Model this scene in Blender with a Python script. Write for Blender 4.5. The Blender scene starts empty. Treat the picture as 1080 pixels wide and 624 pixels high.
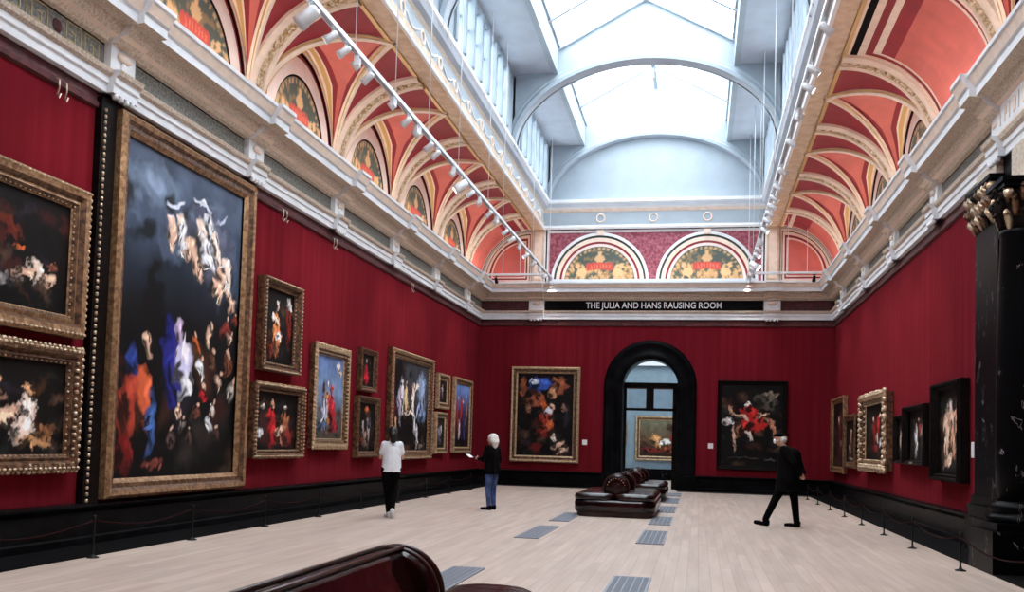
import bpy, bmesh, math, random
import numpy as np
from mathutils import Vector, Matrix
random.seed(7); rng = np.random.default_rng(5)
PI = math.pi
scene = bpy.context.scene
COL = scene.collection
# ------------------------------------------------------------------ camera
R_ = Vector((0.9804, 0.1952, 0.0276)); F_ = Vector((-0.1931, 0.9799, 0.0501))
yaw, pit, rol = math.radians(11.147), math.radians(2.874), math.radians(1.646)
F_ = Vector((-math.sin(yaw)*math.cos(pit), math.cos(yaw)*math.cos(pit), math.sin(pit)))
r0 = Vector((math.cos(yaw), math.sin(yaw), 0)); u0 = r0.cross(F_)
R_ = r0*math.cos(rol)+u0*math.sin(rol); U_ = -r0*math.sin(rol)+u0*math.cos(rol)
cd = bpy.data.cameras.new('camera'); cam = bpy.data.objects.new('camera', cd); COL.objects.link(cam)
m = Matrix((R_, U_, -F_)).transposed().to_4x4(); m.translation = Vector((1.655, 0, 1.45)); cam.matrix_world = m
cd.sensor_width = 36; cd.lens = 1000.85*36/1080; cd.shift_y = 105.1/1080; cd.clip_start = .05; cd.clip_end = 200
scene.camera = cam
# ------------------------------------------------------------------ world, exposure, sky portals
scene.view_settings.view_transform = 'Standard'; scene.view_settings.look = 'None'
scene.view_settings.gamma = 1; scene.view_settings.use_curve_mapping = False
scene.view_settings.exposure = 0.56
w = bpy.data.worlds.new('overcast_sky'); scene.world = w; w.use_nodes = True
bg = w.node_tree.nodes['Background']; bg.inputs[0].default_value = (0.90, 0.96, 1.0, 1); SKY = 6.0; bg.inputs[1].default_value = SKY
scene.cycles.use_denoising = True; scene.cycles.max_bounces = 10; scene.cycles.diffuse_bounces = 6
scene.cycles.transparent_max_bounces = 12; scene.cycles.sample_clamp_indirect = 6; scene.cycles.caustics_reflective = False
D = 33.0; A = 6.085; YB = -6.0; Z0 = 7.13; CW = 1.85; CH = 1.92; ZC = Z0+CH
PITCH = 3.9; PIL = [30.65-PITCH*k for k in range(10)]          # pilaster / rib positions
ARCH = [26.8-7.8*k for k in range(4)]
SH = 2.5
def area(name, loc, rot, sx, sy, e, portal=False, color=(1, 1, 1)):
    l = bpy.data.lights.new(name, 'AREA'); l.shape = 'RECTANGLE'; l.size = sx; l.size_y = sy; l.energy = e; l.color = color
    if portal: l.cycles.is_portal = True
    o = bpy.data.objects.new(name, l); COL.objects.link(o); o.location = loc; o.rotation_euler = rot; return o
bays = [(33.0, 26.55)]+[(ARCH[i]-.6, ARCH[i+1]-.25) for i in range(3)]+[(ARCH[3]-.6, YB)]
for (y1, y0) in bays:
    area('sky_portal', (0, (y0+y1)/2, 14.3), (0, 0, 0), 5.2, y1-y0+.2, 1, True)
    for s in (-1, 1):
        area('sky_portal', (s*4.1, (y0+y1)/2, 11.0), (0, s*PI/2, 0), 1.9, y1-y0, 1, True)
# unseen area light added under the neighbouring gallery's ceiling to light it
area('next_gallery_fill', (0, 39.0, 6.3), (0, 0, 0), 6, 5, 260, False, (.85, .93, 1))

# ------------------------------------------------------------------ materials
def mat(name, col, rough=.6, metal=0, spec=.5, var=0, vscale=5, bump=0, bscale=20, col2=None, stretch=(1, 1, 1), emis=None):
    m = bpy.data.materials.new(name); m.use_nodes = True; nt = m.node_tree; b = nt.nodes['Principled BSDF']
    b.inputs['Base Color'].default_value = (*col, 1); b.inputs['Roughness'].default_value = rough
    b.inputs['Metallic'].default_value = metal; b.inputs['Specular IOR Level'].default_value = spec
    tc = nt.nodes.new('ShaderNodeTexCoord'); mp = nt.nodes.new('ShaderNodeMapping'); mp.inputs['Scale'].default_value = stretch
    nt.links.new(tc.outputs['Object'], mp.inputs[0])
    if var or col2:
        n = nt.nodes.new('ShaderNodeTexNoise'); n.inputs['Scale'].default_value = vscale; n.inputs['Detail'].default_value = 4
        nt.links.new(mp.outputs[0], n.inputs['Vector'])
        cr = nt.nodes.new('ShaderNodeValToRGB'); nt.links.new(n.outputs[0], cr.inputs[0])
        c2 = col2 or tuple(min(1, c*(1+var)) for c in col); c1 = col if col2 else tuple(c*(1-var) for c in col)
        cr.color_ramp.elements[0].position = .38; cr.color_ramp.elements[1].position = .62
        cr.color_ramp.elements[0].color = (*c1, 1); cr.color_ramp.elements[1].color = (*c2, 1)
        nt.links.new(cr.outputs[0], b.inputs['Base Color'])
    if bump:
        n2 = nt.nodes.new('ShaderNodeTexNoise'); n2.inputs['Scale'].default_value = bscale
        nt.links.new(mp.outputs[0], n2.inputs['Vector'])
        bp = nt.nodes.new('ShaderNodeBump'); bp.inputs['Strength'].default_value = bump; bp.inputs['Distance'].default_value = .02
        nt.links.new(n2.outputs[0], bp.inputs['Height']); nt.links.new(bp.outputs[0], b.inputs['Normal'])
    if emis:
        b.inputs['Emission Color'].default_value = (*emis[0], 1); b.inputs['Emission Strength'].default_value = emis[1]
    return m
M = {}
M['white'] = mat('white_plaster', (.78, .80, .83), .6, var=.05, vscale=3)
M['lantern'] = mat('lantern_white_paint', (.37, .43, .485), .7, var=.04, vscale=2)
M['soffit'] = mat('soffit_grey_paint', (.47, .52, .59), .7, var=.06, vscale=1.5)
M['cream'] = mat('cream_paint', (.84, .69, .58), .6, var=.06, vscale=6)
M['pinkwhite'] = mat('pale_pink_paint', (.82, .70, .66), .6, var=.04, vscale=4)
M['gold_orn'] = mat('gilded_ornament', (.40, .24, .09), .55, col2=(.80, .66, .50), vscale=16, bump=.8, bscale=26)
M['gold_line'] = mat('gilt_line', (.66, .42, .16), .4, metal=.3)
M['tan'] = mat('tan_moulding', (.50, .38, .27), .6, col2=(.68, .60, .52), vscale=28, bump=.6, bscale=40)
M['beam'] = mat('cream_gold_soffit', (.60, .42, .28), .6, col2=(.72, .56, .42), vscale=5, bump=.2)
M['coral'] = mat('coral_paint', (.62, .145, .12), .6, var=.08, vscale=2)
M['crimson'] = mat('crimson_paint', (.30, .018, .03), .6, var=.1, vscale=2)
M['darkred'] = mat('dark_red_line', (.26, .012, .02), .6)
M['green'] = mat('dark_green_paint', (.025, .05, .045), .6)
M['black'] = mat('black_paint', (.003, .003, .0035), .7, spec=.06)
M['damask'] = mat('damask_panel', (.22, .03, .055), .7, col2=(.42, .13, .17), vscale=9)
M['frieze'] = mat('frieze_green_grey', (.10, .11, .10), .7, col2=(.24, .23, .20), vscale=22)
M['frieze_red'] = mat('frieze_dark_red', (.05, .006, .008), .7, col2=(.10, .014, .015), vscale=8)
M['gold_dull'] = mat('dull_gold_paint', (.42, .33, .17), .5)
M['gold'] = mat('gilt_frame', (.20, .105, .05), .42, metal=.5, col2=(.42, .25, .13), vscale=14, bump=.5, bscale=30)
M['gold_pale'] = mat('pale_gilt_frame', (.36, .24, .13), .42, metal=.4, col2=(.60, .44, .27), vscale=14, bump=.5, bscale=30)
M['gold_dark'] = mat('dark_gilt_frame', (.05, .022, .012), .4, metal=.3, col2=(.20, .10, .05), vscale=14, bump=.4, bscale=30)
M['bead'] = mat('gilt_bead', (.30, .19, .11), .35, metal=.5, col2=(.62, .48, .34), vscale=18)
M['frame_black'] = mat('ebonised_frame', (.003, .0025, .0025), .5, spec=.08, col2=(.009, .005, .0045), vscale=10)
M['leather'] = mat('oxblood_black_leather', (.004, .002, .0025), .17, spec=.5, col2=(.016, .003, .003), vscale=2.2, bump=.5, bscale=4)
M['wood_dark'] = mat('polished_dark_wood', (.02, .006, .004), .3, col2=(.045, .012, .008), vscale=4, stretch=(1, 8, 8))
M['metal_black'] = mat('black_metal', (.006, .006, .006), .5, spec=.2)
M['rope'] = mat('dark_red_rope', (.016, .002, .003), .9, spec=.1)
M['spot_white'] = mat('white_lamp_housing', (.80, .84, .88), .35)
M['lens'] = mat('lit_lamp_lens', (1, 1, 1), .3, emis=((1, .97, .92), 9))
M['placard'] = mat('white_card', (.82, .82, .84), .6)
M['skin'] = mat('skin', (.50, .27, .19), .5); M['hair_black'] = mat('black_hair', (.01, .008, .008), .5)
M['hair_white'] = mat('white_hair', (.72, .70, .66), .6, var=.12, vscale=30)
M['shirt'] = mat('white_cotton', (.78, .80, .84), .8, var=.05, vscale=8, bump=.4, bscale=9)
M['cloth_black'] = mat('black_cloth', (.0035, .003, .0035), .9, spec=.05, bump=.3, bscale=9)
M['jeans'] = mat('blue_denim', (.012, .028, .10), .85, col2=(.05, .09, .22), vscale=9)
M['shoe_white'] = mat('white_shoe', (.75, .76, .8), .5)
M['paper'] = mat('white_paper', (.85, .85, .85), .7)
M['grey_bag'] = mat('grey_canvas', (.18, .19, .21), .8)
M['blue_wall'] = mat('grey_blue_fabric', (.20, .28, .34), .8, var=.06, vscale=4)
M['grille'] = mat('iron_floor_grille', (.05, .05, .055), .5, metal=.3)
M['hook'] = mat('brass_hook', (.6, .5, .4), .3, metal=.7)

def nodes_of(name):
    m = bpy.data.materials.new(name); m.use_nodes = True; nt = m.node_tree
    return m, nt, nt.nodes['Principled BSDF']
# red fabric: vertical seams and slubs
def fabric_mat():
    m, nt, b = nodes_of('crimson_wall_fabric'); L = nt.links.new
    tc = nt.nodes.new('ShaderNodeTexCoord'); mp = nt.nodes.new('ShaderNodeMapping'); mp.inputs['Scale'].default_value = (3.2, 3.2, .12)
    L(tc.outputs['Object'], mp.inputs[0]); n = nt.nodes.new('ShaderNodeTexNoise'); n.inputs['Scale'].default_value = 1.6; n.inputs['Detail'].default_value = 5
    L(mp.outputs[0], n.inputs['Vector']); cr = nt.nodes.new('ShaderNodeValToRGB'); L(n.outputs[0], cr.inputs[0])
    cr.color_ramp.elements[0].position = .35; cr.color_ramp.elements[1].position = .7
    cr.color_ramp.elements[0].color = (.135, .0075, .0125, 1); cr.color_ramp.elements[1].color = (.175, .011, .020, 1)
    L(cr.outputs[0], b.inputs['Base Color']); b.inputs['Roughness'].default_value = .9; b.inputs['Specular IOR Level'].default_value = .03
    bp = nt.nodes.new('ShaderNodeBump'); bp.inputs['Strength'].default_value = .25; bp.inputs['Distance'].default_value = .03
    L(n.outputs[0], bp.inputs['Height']); L(bp.outputs[0], b.inputs['Normal']); return m
M['fabric'] = fabric_mat()
def floor_mat():
    m, nt, b = nodes_of('pale_oak_parquet'); L = nt.links.new
    tc = nt.nodes.new('ShaderNodeTexCoord'); mp = nt.nodes.new('ShaderNodeMapping'); mp.inputs['Rotation'].default_value = (0, 0, PI/2)
    L(tc.outputs['Object'], mp.inputs[0]); br = nt.nodes.new('ShaderNodeTexBrick')
    for k, v in (('Scale', 1), ('Mortar Size', .004), ('Brick Width', 1.7), ('Row Height', .13), ('Mortar Smooth', .3), ('Bias', 0)): br.inputs[k].default_value = v
    br.inputs['Color1'].default_value = (.56, .455, .385, 1); br.inputs['Color2'].default_value = (.66, .54, .465, 1); br.inputs['Mortar'].default_value = (.47, .35, .27, 1)
    L(mp.outputs[0], br.inputs['Vector'])
    n = nt.nodes.new('ShaderNodeTexNoise'); n.inputs['Scale'].default_value = 1.2; n.inputs['Detail'].default_value = 6
    mp2 = nt.nodes.new('ShaderNodeMapping'); mp2.inputs['Scale'].default_value = (6, .5, 1); L(tc.outputs['Object'], mp2.inputs[0]); L(mp2.outputs[0], n.inputs['Vector'])
    mx = nt.nodes.new('ShaderNodeMix'); mx.data_type = 'RGBA'; mx.blend_type = 'MULTIPLY'; mx.inputs[0].default_value = .8
    cr = nt.nodes.new('ShaderNodeValToRGB'); cr.color_ramp.elements[0].position = .3; cr.color_ramp.elements[1].position = .7
    cr.color_ramp.elements[0].color = (.78, .74, .72, 1); cr.color_ramp.elements[1].color = (1, 1, 1, 1)
    L(n.outputs[0], cr.inputs[0]); L(br.outputs[0], mx.inputs[6]); L(cr.outputs[0], mx.inputs[7]); L(mx.outputs[2], b.inputs['Base Color'])
    b.inputs['Roughness'].default_value = .42; b.inputs['Specular IOR Level'].default_value = .35; return m
M['floor'] = floor_mat()
def marble_mat():
    m, nt, b = nodes_of('black_veined_marble'); L = nt.links.new
    tc = nt.nodes.new('ShaderNodeTexCoord'); n = nt.nodes.new('ShaderNodeTexNoise'); n.inputs['Scale'].default_value = 2.2; n.inputs['Detail'].default_value = 8; n.inputs['Distortion'].default_value = 1.5
    mp = nt.nodes.new('ShaderNodeMapping'); mp.inputs['Scale'].default_value = (2, 2, 1); L(tc.outputs['Object'], mp.inputs[0]); L(mp.outputs[0], n.inputs['Vector'])
    cr = nt.nodes.new('ShaderNodeValToRGB'); e = cr.color_ramp.elements
    e[0].position = 0; e[0].color = (.0025, .0025, .003, 1); e[1].position = 1; e[1].color = (.0025, .0025, .003, 1)
    for p, c in ((.345, (.0025, .0025, .003, 1)), (.356, (.26, .23, .25, 1)), (.368, (.0025, .0025, .003, 1))):
        x = e.new(p); x.color = c
    L(n.outputs[0], cr.inputs[0]); L(cr.outputs[0], b.inputs['Base Color']); b.inputs['Roughness'].default_value = .35; b.inputs['Specular IOR Level'].default_value = .035; return m
M['marble'] = marble_mat()
M['stone'] = mat('polished_black_stone', (.0025, .0025, .003), .32, spec=.04, col2=(.006, .006, .007), vscale=3)
def glass_mat():
    m = bpy.data.materials.new('clear_roof_glass'); m.use_nodes = True; nt = m.node_tree; nt.nodes.clear(); L = nt.links.new
    o = nt.nodes.new('ShaderNodeOutputMaterial'); t = nt.nodes.new('ShaderNodeBsdfTransparent'); g = nt.nodes.new('ShaderNodeBsdfGlossy'); x = nt.nodes.new('ShaderNodeMixShader')
    t.inputs[0].default_value = (.93, .96, .98, 1); g.inputs['Roughness'].default_value = .05; x.inputs[0].default_value = .05
    L(t.outputs[0], x.inputs[1]); L(g.outputs[0], x.inputs[2]); L(x.outputs[0], o.inputs[0]); return m
M['glass'] = glass_mat()
def paint_mat():
    m, nt, b = nodes_of('painted_canvas'); a = nt.nodes.new('ShaderNodeVertexColor'); a.layer_name = 'paint'
    nt.links.new(a.outputs[0], b.inputs['Base Color']); b.inputs['Roughness'].default_value = .55; b.inputs['Specular IOR Level'].default_value = .15; return m
M['paint'] = paint_mat()

# ------------------------------------------------------------------ mesh helpers
class MB:
    def __init__(s): s.v = []; s.f = []; s.m = []; s.mats = []; s.sm = []
    def mi(s, name):
        if name not in s.mats: s.mats.append(name)
        return s.mats.index(name)
    def face(s, idx, mt, smooth=False): s.f.append(tuple(idx)); s.m.append(s.mi(mt)); s.sm.append(smooth)
    def quad(s, a, b, c, d, mt, smooth=False):
        n = len(s.v); s.v += [tuple(a), tuple(b), tuple(c), tuple(d)]; s.face((n, n+1, n+2, n+3), mt, smooth)
    def box(s, x0, x1, y0, y1, z0, z1, mt, M4=None):
        n = len(s.v); P = [(x, y, z) for z in (z0, z1) for y in (y0, y1) for x in (x0, x1)]
        if M4 is not None: P = [tuple(M4 @ Vector(p)) for p in P]
        s.v += P
        for q in ((0, 2, 3, 1), (4, 5, 7, 6), (0, 1, 5, 4), (2, 6, 7, 3), (0, 4, 6, 2), (1, 3, 7, 5)): s.face([n+i for i in q], mt)
    def grid(s, rows, mt, closed=False, smooth=True, caps=False):
        n = len(s.v); R = len(rows); C = len(rows[0])
        for r in rows: s.v += [tuple(p) for p in r]
        for i in range(R-1):
            for j in range(C if closed else C-1):
                k = (j+1) % C; mm = mt[j] if isinstance(mt, (list, tuple)) else mt
                s.face((n+i*C+j, n+i*C+k, n+(i+1)*C+k, n+(i+1)*C+j), mm, smooth)
        if caps:
            mm = mt[0] if isinstance(mt, (list, tuple)) else mt
            s.face([n+j for j in range(C)][::-1], mm); s.face([n+(R-1)*C+j for j in range(C)], mm)
    def tube(s, pts, r, mt, k=8, caps=True, closed_path=False):
        pts = [Vector(p) for p in pts]; rows = []
        N = len(pts); rr = r if isinstance(r, (list, tuple)) else [r]*N
        ref = None
        for i, p in enumerate(pts):
            t = (pts[min(i+1, N-1)]-pts[max(i-1, 0)]).normalized()
            if ref is None: ref = Vector((0, 0, 1)) if abs(t.z) < .9 else Vector((1, 0, 0))
            a = t.cross(ref).normalized(); b = a.cross(t).normalized(); ref = b
            rows.append([p+(a*math.cos(q*2*PI/k)+b*math.sin(q*2*PI/k))*rr[i] for q in range(k)])
        s.grid(rows, mt, closed=True, caps=caps)
    def lathe(s, prof, mt, k=24, c=(0, 0, 0), M4=None):
        rows = []
        for r, z in prof:
            row = [Vector((c[0]+r*math.cos(q*2*PI/k), c[1]+r*math.sin(q*2*PI/k), c[2]+z)) for q in range(k)]
            if M4 is not None: row = [M4 @ p for p in row]
            rows.append(row)
        s.grid(rows, mt, closed=True, caps=True)
    def ball(s, c, r, mt, k=8, n=5):
        c = Vector(c); r = r if isinstance(r, (tuple, list)) else (r, r, r)
        rows = [[c+Vector((r[0]*math.sin(PI*i/n)*math.cos(2*PI*j/k), r[1]*math.sin(PI*i/n)*math.sin(2*PI*j/k), r[2]*math.cos(PI*i/n))) for j in range(k)] for i in range(1, n)]
        s.grid(rows, mt, closed=True, caps=True)
    def mesh(s, name):
        me = bpy.data.meshes.new(name); me.from_pydata(s.v, [], s.f)
        for mt in s.mats: me.materials.append(M[mt])
        me.polygons.foreach_set('material_index', s.m); me.polygons.foreach_set('use_smooth', s.sm)
        bm = bmesh.new(); bm.from_mesh(me); bmesh.ops.recalc_face_normals(bm, faces=bm.faces); bm.to_mesh(me); bm.free()
        me.update(); return me
    def build(s, name, parent=None, kind=None, loc=None):
        return link(name, s.mesh(name), parent, kind, loc)
def link(name, me, parent=None, kind=None, loc=None):
    o = bpy.data.objects.new(name, me); COL.objects.link(o)
    if parent is not None: o.parent = parent
    if kind: o['kind'] = kind
    if loc is not None: o.location = loc
    return o
def thing(name, label, cat, loc=(0, 0, 0), rz=0, group=None):
    o = bpy.data.objects.new(name, None); COL.objects.link(o); o.location = loc; o.rotation_euler = (0, 0, rz); o.empty_display_size = .1
    return tag(o, label, cat, group)
def tag(o, label, cat, group=None):
    o['label'] = label; o['category'] = cat
    if group: o['group'] = group
    return o
def copy_tree(o, parent=None):
    c = o.copy(); COL.objects.link(c); c.parent = parent
    for ch in list(o.children): copy_tree(ch, c)
    return c
ORD = ['first', 'second', 'third', 'fourth', 'fifth', 'sixth', 'seventh', 'eighth', 'ninth', 'tenth', 'eleventh', 'twelfth', 'thirteenth', 'fourteenth', 'fifteenth', 'sixteenth', 'seventeenth', 'eighteenth', 'nineteenth', 'twentieth', 'twenty-first', 'twenty-second', 'twenty-third', 'twenty-fourth', 'twenty-fifth', 'twenty-sixth', 'twenty-seventh', 'twenty-eighth']
trim_n = [0]
def trim(mb, me=None):
    trim_n[0] += 1
    return mb.build('trim_%d' % trim_n[0], kind='structure') if me is None else link('trim_%d' % trim_n[0], me, kind='structure')

UPW = 14; vis_ = {-1: 'left', 1: 'right'}
# ------------------------------------------------------------------ room shell
b = MB(); b.box(-A-.4, A+.4, YB-.4, D+1.0, -.2, 0, 'floor'); b.build('floor', kind='structure')
EDGE = A-.85
for s, nm in ((-1, 'left'), (1, 'right')):
    b = MB(); b.box(*sorted((s*A, s*(A+.35))), YB, D, 0, 9.35, 'fabric'); b.build('wall_'+nm, kind='structure')
    # dark stone dado and dark floor border beside it
    b = MB(); prof = [(0, 0), (.13, 0), (.13, .10), (.10, .12), (.10, .42), (.13, .45), (.15, .49), (.15, .52), (.02, .535), (0, .535)]
    b.grid([[Vector((s*(A-o), y, z)) for o, z in prof] for y in (YB, D)], 'stone', smooth=False); b.build('baseboard_'+nm, kind='structure')
    b = MB(); b.box(*sorted((s*EDGE, s*A)), YB, D, 0, .012, 'black'); trim(b)
b = MB(); b.box(-A, A, YB-.35, YB, 0, 14.6, 'fabric'); b.build('wall_front', kind='structure')
# end wall with arched opening (opening radius 1.55 is lined by the black marble surround)
def arch_wall(b, y, r, zs, x0, x1, z1, mt, n=24):
    P = [(-r, 0)]+[(-r*math.cos(PI*i/n), zs+r*math.sin(PI*i/n)) for i in range(n+1)]+[(r, 0)]
    b.quad((x0, y, 0), (-r, y, 0), (-r, y, z1), (x0, y, z1), mt); b.quad((r, y, 0), (x1, y, 0), (x1, y, z1), (r, y, z1), mt)
    for i in range(1, n+1):
        a, c = P[i], P[i+1]; b.quad((a[0], y, a[1]), (c[0], y, c[1]), (c[0], y, z1), (a[0], y, z1), mt)
    return P
b = MB(); P = arch_wall(b, D, 1.45, 3.56, -A, A, Z0, 'fabric'); arch_wall(b, D+.95, 1.45, 3.56, -A, A, Z0, 'blue_wall')
b.box(-A, A, D, D+.9, Z0, 14.6, 'lantern'); b.build('wall_end', kind='structure')
b = MB()
rows = []
for (ro, yo) in ((1.58, D), (1.58, D-.10), (1.50, D-.14), (1.42, D-.14), (1.36, D-.09), (1.16, D-.09), (1.12, D-.12), (.98, D-.12), (.945, D-.08), (.945, D+.98), (1.5, D+.98)):
    rows.append([Vector((-ro, yo, 0))]+[Vector((-ro*math.cos(PI*i/28), yo, 3.56+ro*math.sin(PI*i/28))) for i in range(29)]+[Vector((ro, yo, 0))])
b.grid(rows, 'stone', smooth=True); 
for s in (-1, 1):   # base blocks
    b.box(*sorted((s*.93, s*1.62)), D-.17, D, 0, .5, 'stone')
b.build('door_1', kind='structure')
b = MB(); prof = [(0, 0), (.13, 0), (.13, .10), (.10, .12), (.10, .42), (.13, .45), (.15, .49), (.15, .52), (.02, .535), (0, .535)]
for x0, x1 in ((-A+.13, -1.6), (1.6, A-.13)):
    b.grid([[Vector((x, D-o, z)) for o, z in prof] for x in (x0, x1)], 'stone', smooth=False)
b.build('baseboard_end', kind='structure')
b = MB(); b.box(-EDGE, -1.0, D-.85, D, .0, .012, 'black'); b.box(1.0, EDGE, D-.85, D, 0, .012, 'black'); trim(b)
# next gallery seen through the arch
b = MB(); b.box(-7, 7, 33.95, 43.2, -.2, 0, 'floor'); b.build('floor_next_gallery', kind='structure')
b = MB(); b.box(-7, 7, 43.0, 43.2, 0, 5.25, 'blue_wall'); b.box(-7, 7, 43.0, 43.2, 5.25, 8, 'white'); b.box(-7, 7, 42.7, 43.0, 5.1, 5.28, 'white')
b.build('wall_next_gallery', kind='structure')
b = MB(); b.box(-7.2, -7, 33.95, 43.2, 0, 8, 'blue_wall'); b.box(7, 7.2, 33.95, 43.2, 0, 8, 'blue_wall'); b.build('wall_next_sides', kind='structure')
b = MB(); b.box(-7.2, 7.2, 33.95, 43.2, 8, 8.2, 'white'); b.build('ceiling_next_gallery', kind='structure')
b = MB(); b.box(-7, 7, 42.88, 43, 0, .5, 'marble'); b.build('baseboard_next_gallery', kind='structure')
b = MB()   # dark timber screen with transom lights in the passage
b.box(-.945, .945, D+.80, D+.92, 3.55, 3.73, 'frame_black'); b.box(-.945, .945, D+.8, D+.92, 3.51, 3.55, 'frieze_red')
b.box(-.945, .945, D+.80, D+.92, 2.74, 2.83, 'frame_black'); b.box(-.17, .10, D+.8, D+.92, 2.83, 3.55, 'frame_black')
b.box(-.945, -.86, D+.8, D+.92, 0, 3.55, 'frame_black'); b.box(.76, .945, D+.8, D+.92, 0, 3.55, 'frame_black')
dr = b.build('door_2', kind='structure')
b = MB(); b.box(-.86, -.17, D+.855, D+.862, 2.83, 3.51, 'glass'); b.box(.10, .76, D+.855, D+.862, 2.83, 3.51, 'glass'); b.build('pane', dr)

# ------------------------------------------------------------------ entablature
PROF = [(0, 5.86), (.10, 5.86), (.10, 5.97), (.13, 5.98), (.13, 6.06), (.18, 6.09), (.20, 6.15), (.04, 6.16), (.04, 6.18), (.04, 6.49), (.04, 6.51), (.12, 6.52), (.16, 6.58), (.24, 6.61), (.30, 6.68), (.32, 6.74), (.50, 6.76), (.50, 6.88), (.54, 6.90), (.60, 7.02), (.63, 7.04), (.63, 7.10), (0, 7.125)]
PM = ['white', 'white', 'white', 'white', 'tan', 'tan', 'cream', 'black', 'frieze', 'black', 'tan', 'tan', 'cream', 'tan', 'tan', 'tan', 'white', 'white', 'cream', 'white', 'white', 'white']
def ent_row(fn, add=0): return [fn(o+(add if o > 0 else 0), z) for o, z in PROF]
for s in (-1, 1):
    b = MB(); b.grid([[Vector((s*(A-o), y, z)) for o, z in PROF] for y in (YB, D-.02)], PM, smooth=False); trim(b)
    b = MB(); pm = [x if x not in ('frieze',) else 'white' for x in PM]
    for y in PIL:
        if y-.3 < YB: continue
        hw = .27
        rows = [[Vector((s*(A-(o+.10 if o > 0 else 0)), yy, z)) for o, z in PROF] for yy in (y-hw, y+hw)]
        pmm = ['white' if x in ('frieze', 'black') else x for x in PM]
        b.grid(rows, pmm, smooth=False)
        for row in rows:       # end faces of the ressaut
            n = len(b.v); b.v += [tuple(p) for p in row]; b.face(list(range(n, n+len(row))), 'white')
        for g in range(4):     # carved drops under the block and a small console
            yy = y-.18+.12*g; b.ball((s*(A-.17), yy, 5.83), (.05, .045, .05), 'white', 6, 4)
        b.ball((s*(A-.155), y, 6.40), (.035, .16, .07), 'cream', 8, 5); b.ball((s*(A-.150), y, 6.27), (.025, .06, .09), 'white', 8, 5)
    trim(b)
    b = MB()    # thin picture rail under the architrave
    b.grid([[Vector((s*(A-o), y, z)) for o, z in ((0, 5.62), (.05, 5.64), (.05, 5.70), (.02, 5.73), (0, 5.86))] for y in (YB, D)], 'frieze_red', smooth=False); trim(b)
b = MB()
fe = lambda o, z: (o, z)
PME = ['frieze_red' if x == 'frieze' else x for x in PM]
b.grid([[Vector((x, D-o, z)) for o, z in PROF] for x in (-A, A)], PME, smooth=False)
for x in (-4.03, 4.03):
    rows = [[Vector((xx, D-(o+.10 if o > 0 else 0), z)) for o, z in PROF] for xx in (x-.27, x+.27)]
    b.grid(rows, ['white' if q in ('frieze', 'black') else q for q in PM], smooth=False)
    for row in rows:
        n = len(b.v); b.v += [tuple(p) for p in row]; b.face(list(range(n, n+len(row))), 'white')
    for g in range(4): b.ball((x-.18+.12*g, D-.17, 5.83), (.045, .05, .05), 'white', 6, 4)
    b.ball((x, D-.155, 6.40), (.15, .03, .07), 'cream', 8, 5)
trim(b)
b = MB(); b.grid([[Vector((x, D-o, z)) for o, z in ((0, 5.62), (.05, 5.64), (.05, 5.70), (.02, 5.73), (0, 5.86))] for x in (-A, A)], 'frieze_red', smooth=False); trim(b)
# black name board on the end frieze
sg = thing('name_board', 'long black name board with white capitals above the black arch', 'sign', (0, D-.05, 6.17))
b = MB(); b.box(-3.72, 3.72, -.03, 0, 0, .34, 'black'); b.build('board', sg)
tcu = bpy.data.curves.new('lettering', 'FONT'); tcu.body = 'THE JULIA AND HANS RAUSING ROOM'; tcu.size = .30; tcu.align_x = 'CENTER'; tcu.align_y = 'CENTER'; tcu.extrude = .006; tcu.offset = .003
tcu.materials.append(M['placard']); to = bpy.data.objects.new('lettering', tcu); COL.objects.link(to); to.parent = sg; to.location = (0.05, -.04, .17); to.rotation_euler = (PI/2, 0, 0)
bpy.context.view_layer.update(); wd = to.dimensions.x; to.scale = (4.65/wd, 1.0, 1)
bpy.context.view_layer.update(); me = bpy.data.meshes.new_from_object(to.evaluated_get(bpy.context.evaluated_depsgraph_get())); me.materials.clear(); me.materials.append(M['placard'])
lo_ = link('lettering', me, sg, loc=to.location); lo_.rotation_euler = to.rotation_euler; lo_.scale = to.scale; bpy.data.objects.remove(to); lo_.name = 'lettering'
# meander panel of the near left frieze
b = MB(); u = .055
y = 11.1-.36
def key(y0):
    z0 = 6.2; P = [(0, 0), (0, 5), (5, 5), (5, 1), (2, 1), (2, 3), (3.4, 3)]
    for (a, c) in zip(P[:-1], P[1:]):
        ya, yb = sorted((y0-a[0]*u, y0-c[0]*u)); za, zb = sorted((z0+a[1]*u, z0+c[1]*u))
        b.box(-A+.04, -A+.052, ya-.008, yb+.008, za-.008, zb+.008, 'gold_dull')
yy = 10.75
while yy > 7.5:
    key(yy); yy -= .36; key(yy); yy -= .36
    b.ball((-A+.045, yy-.08, 6.34), (.012, .09, .09), 'frieze_red', 8, 5); yy -= .26
trim(b)
# raised white inscription panel on the right, over the marble doorcase
b = MB(); b.box(A-.17, A-.04, 9.5, 15.2, 6.14, 6.66, 'white')
b.box(A-.185, A-.17, 9.6, 15.1, 6.60, 6.63, 'cream'); b.box(A-.185, A-.17, 9.6, 15.1, 6.17, 6.20, 'cream')
for k in range(26):
    yy = 14.75-k*.2; h = random.choice((.16, .2, .24))
    b.box(A-.185, A-.17, yy-.015, yy+.015, 6.28, 6.28+.24, 'cream')
    if k % 2: b.box(A-.183, A-.17, yy-.09, yy, 6.28+random.choice((0, .11, .21)), 6.30+random.choice((0, .11, .21)), 'cream')
trim(b)

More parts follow.
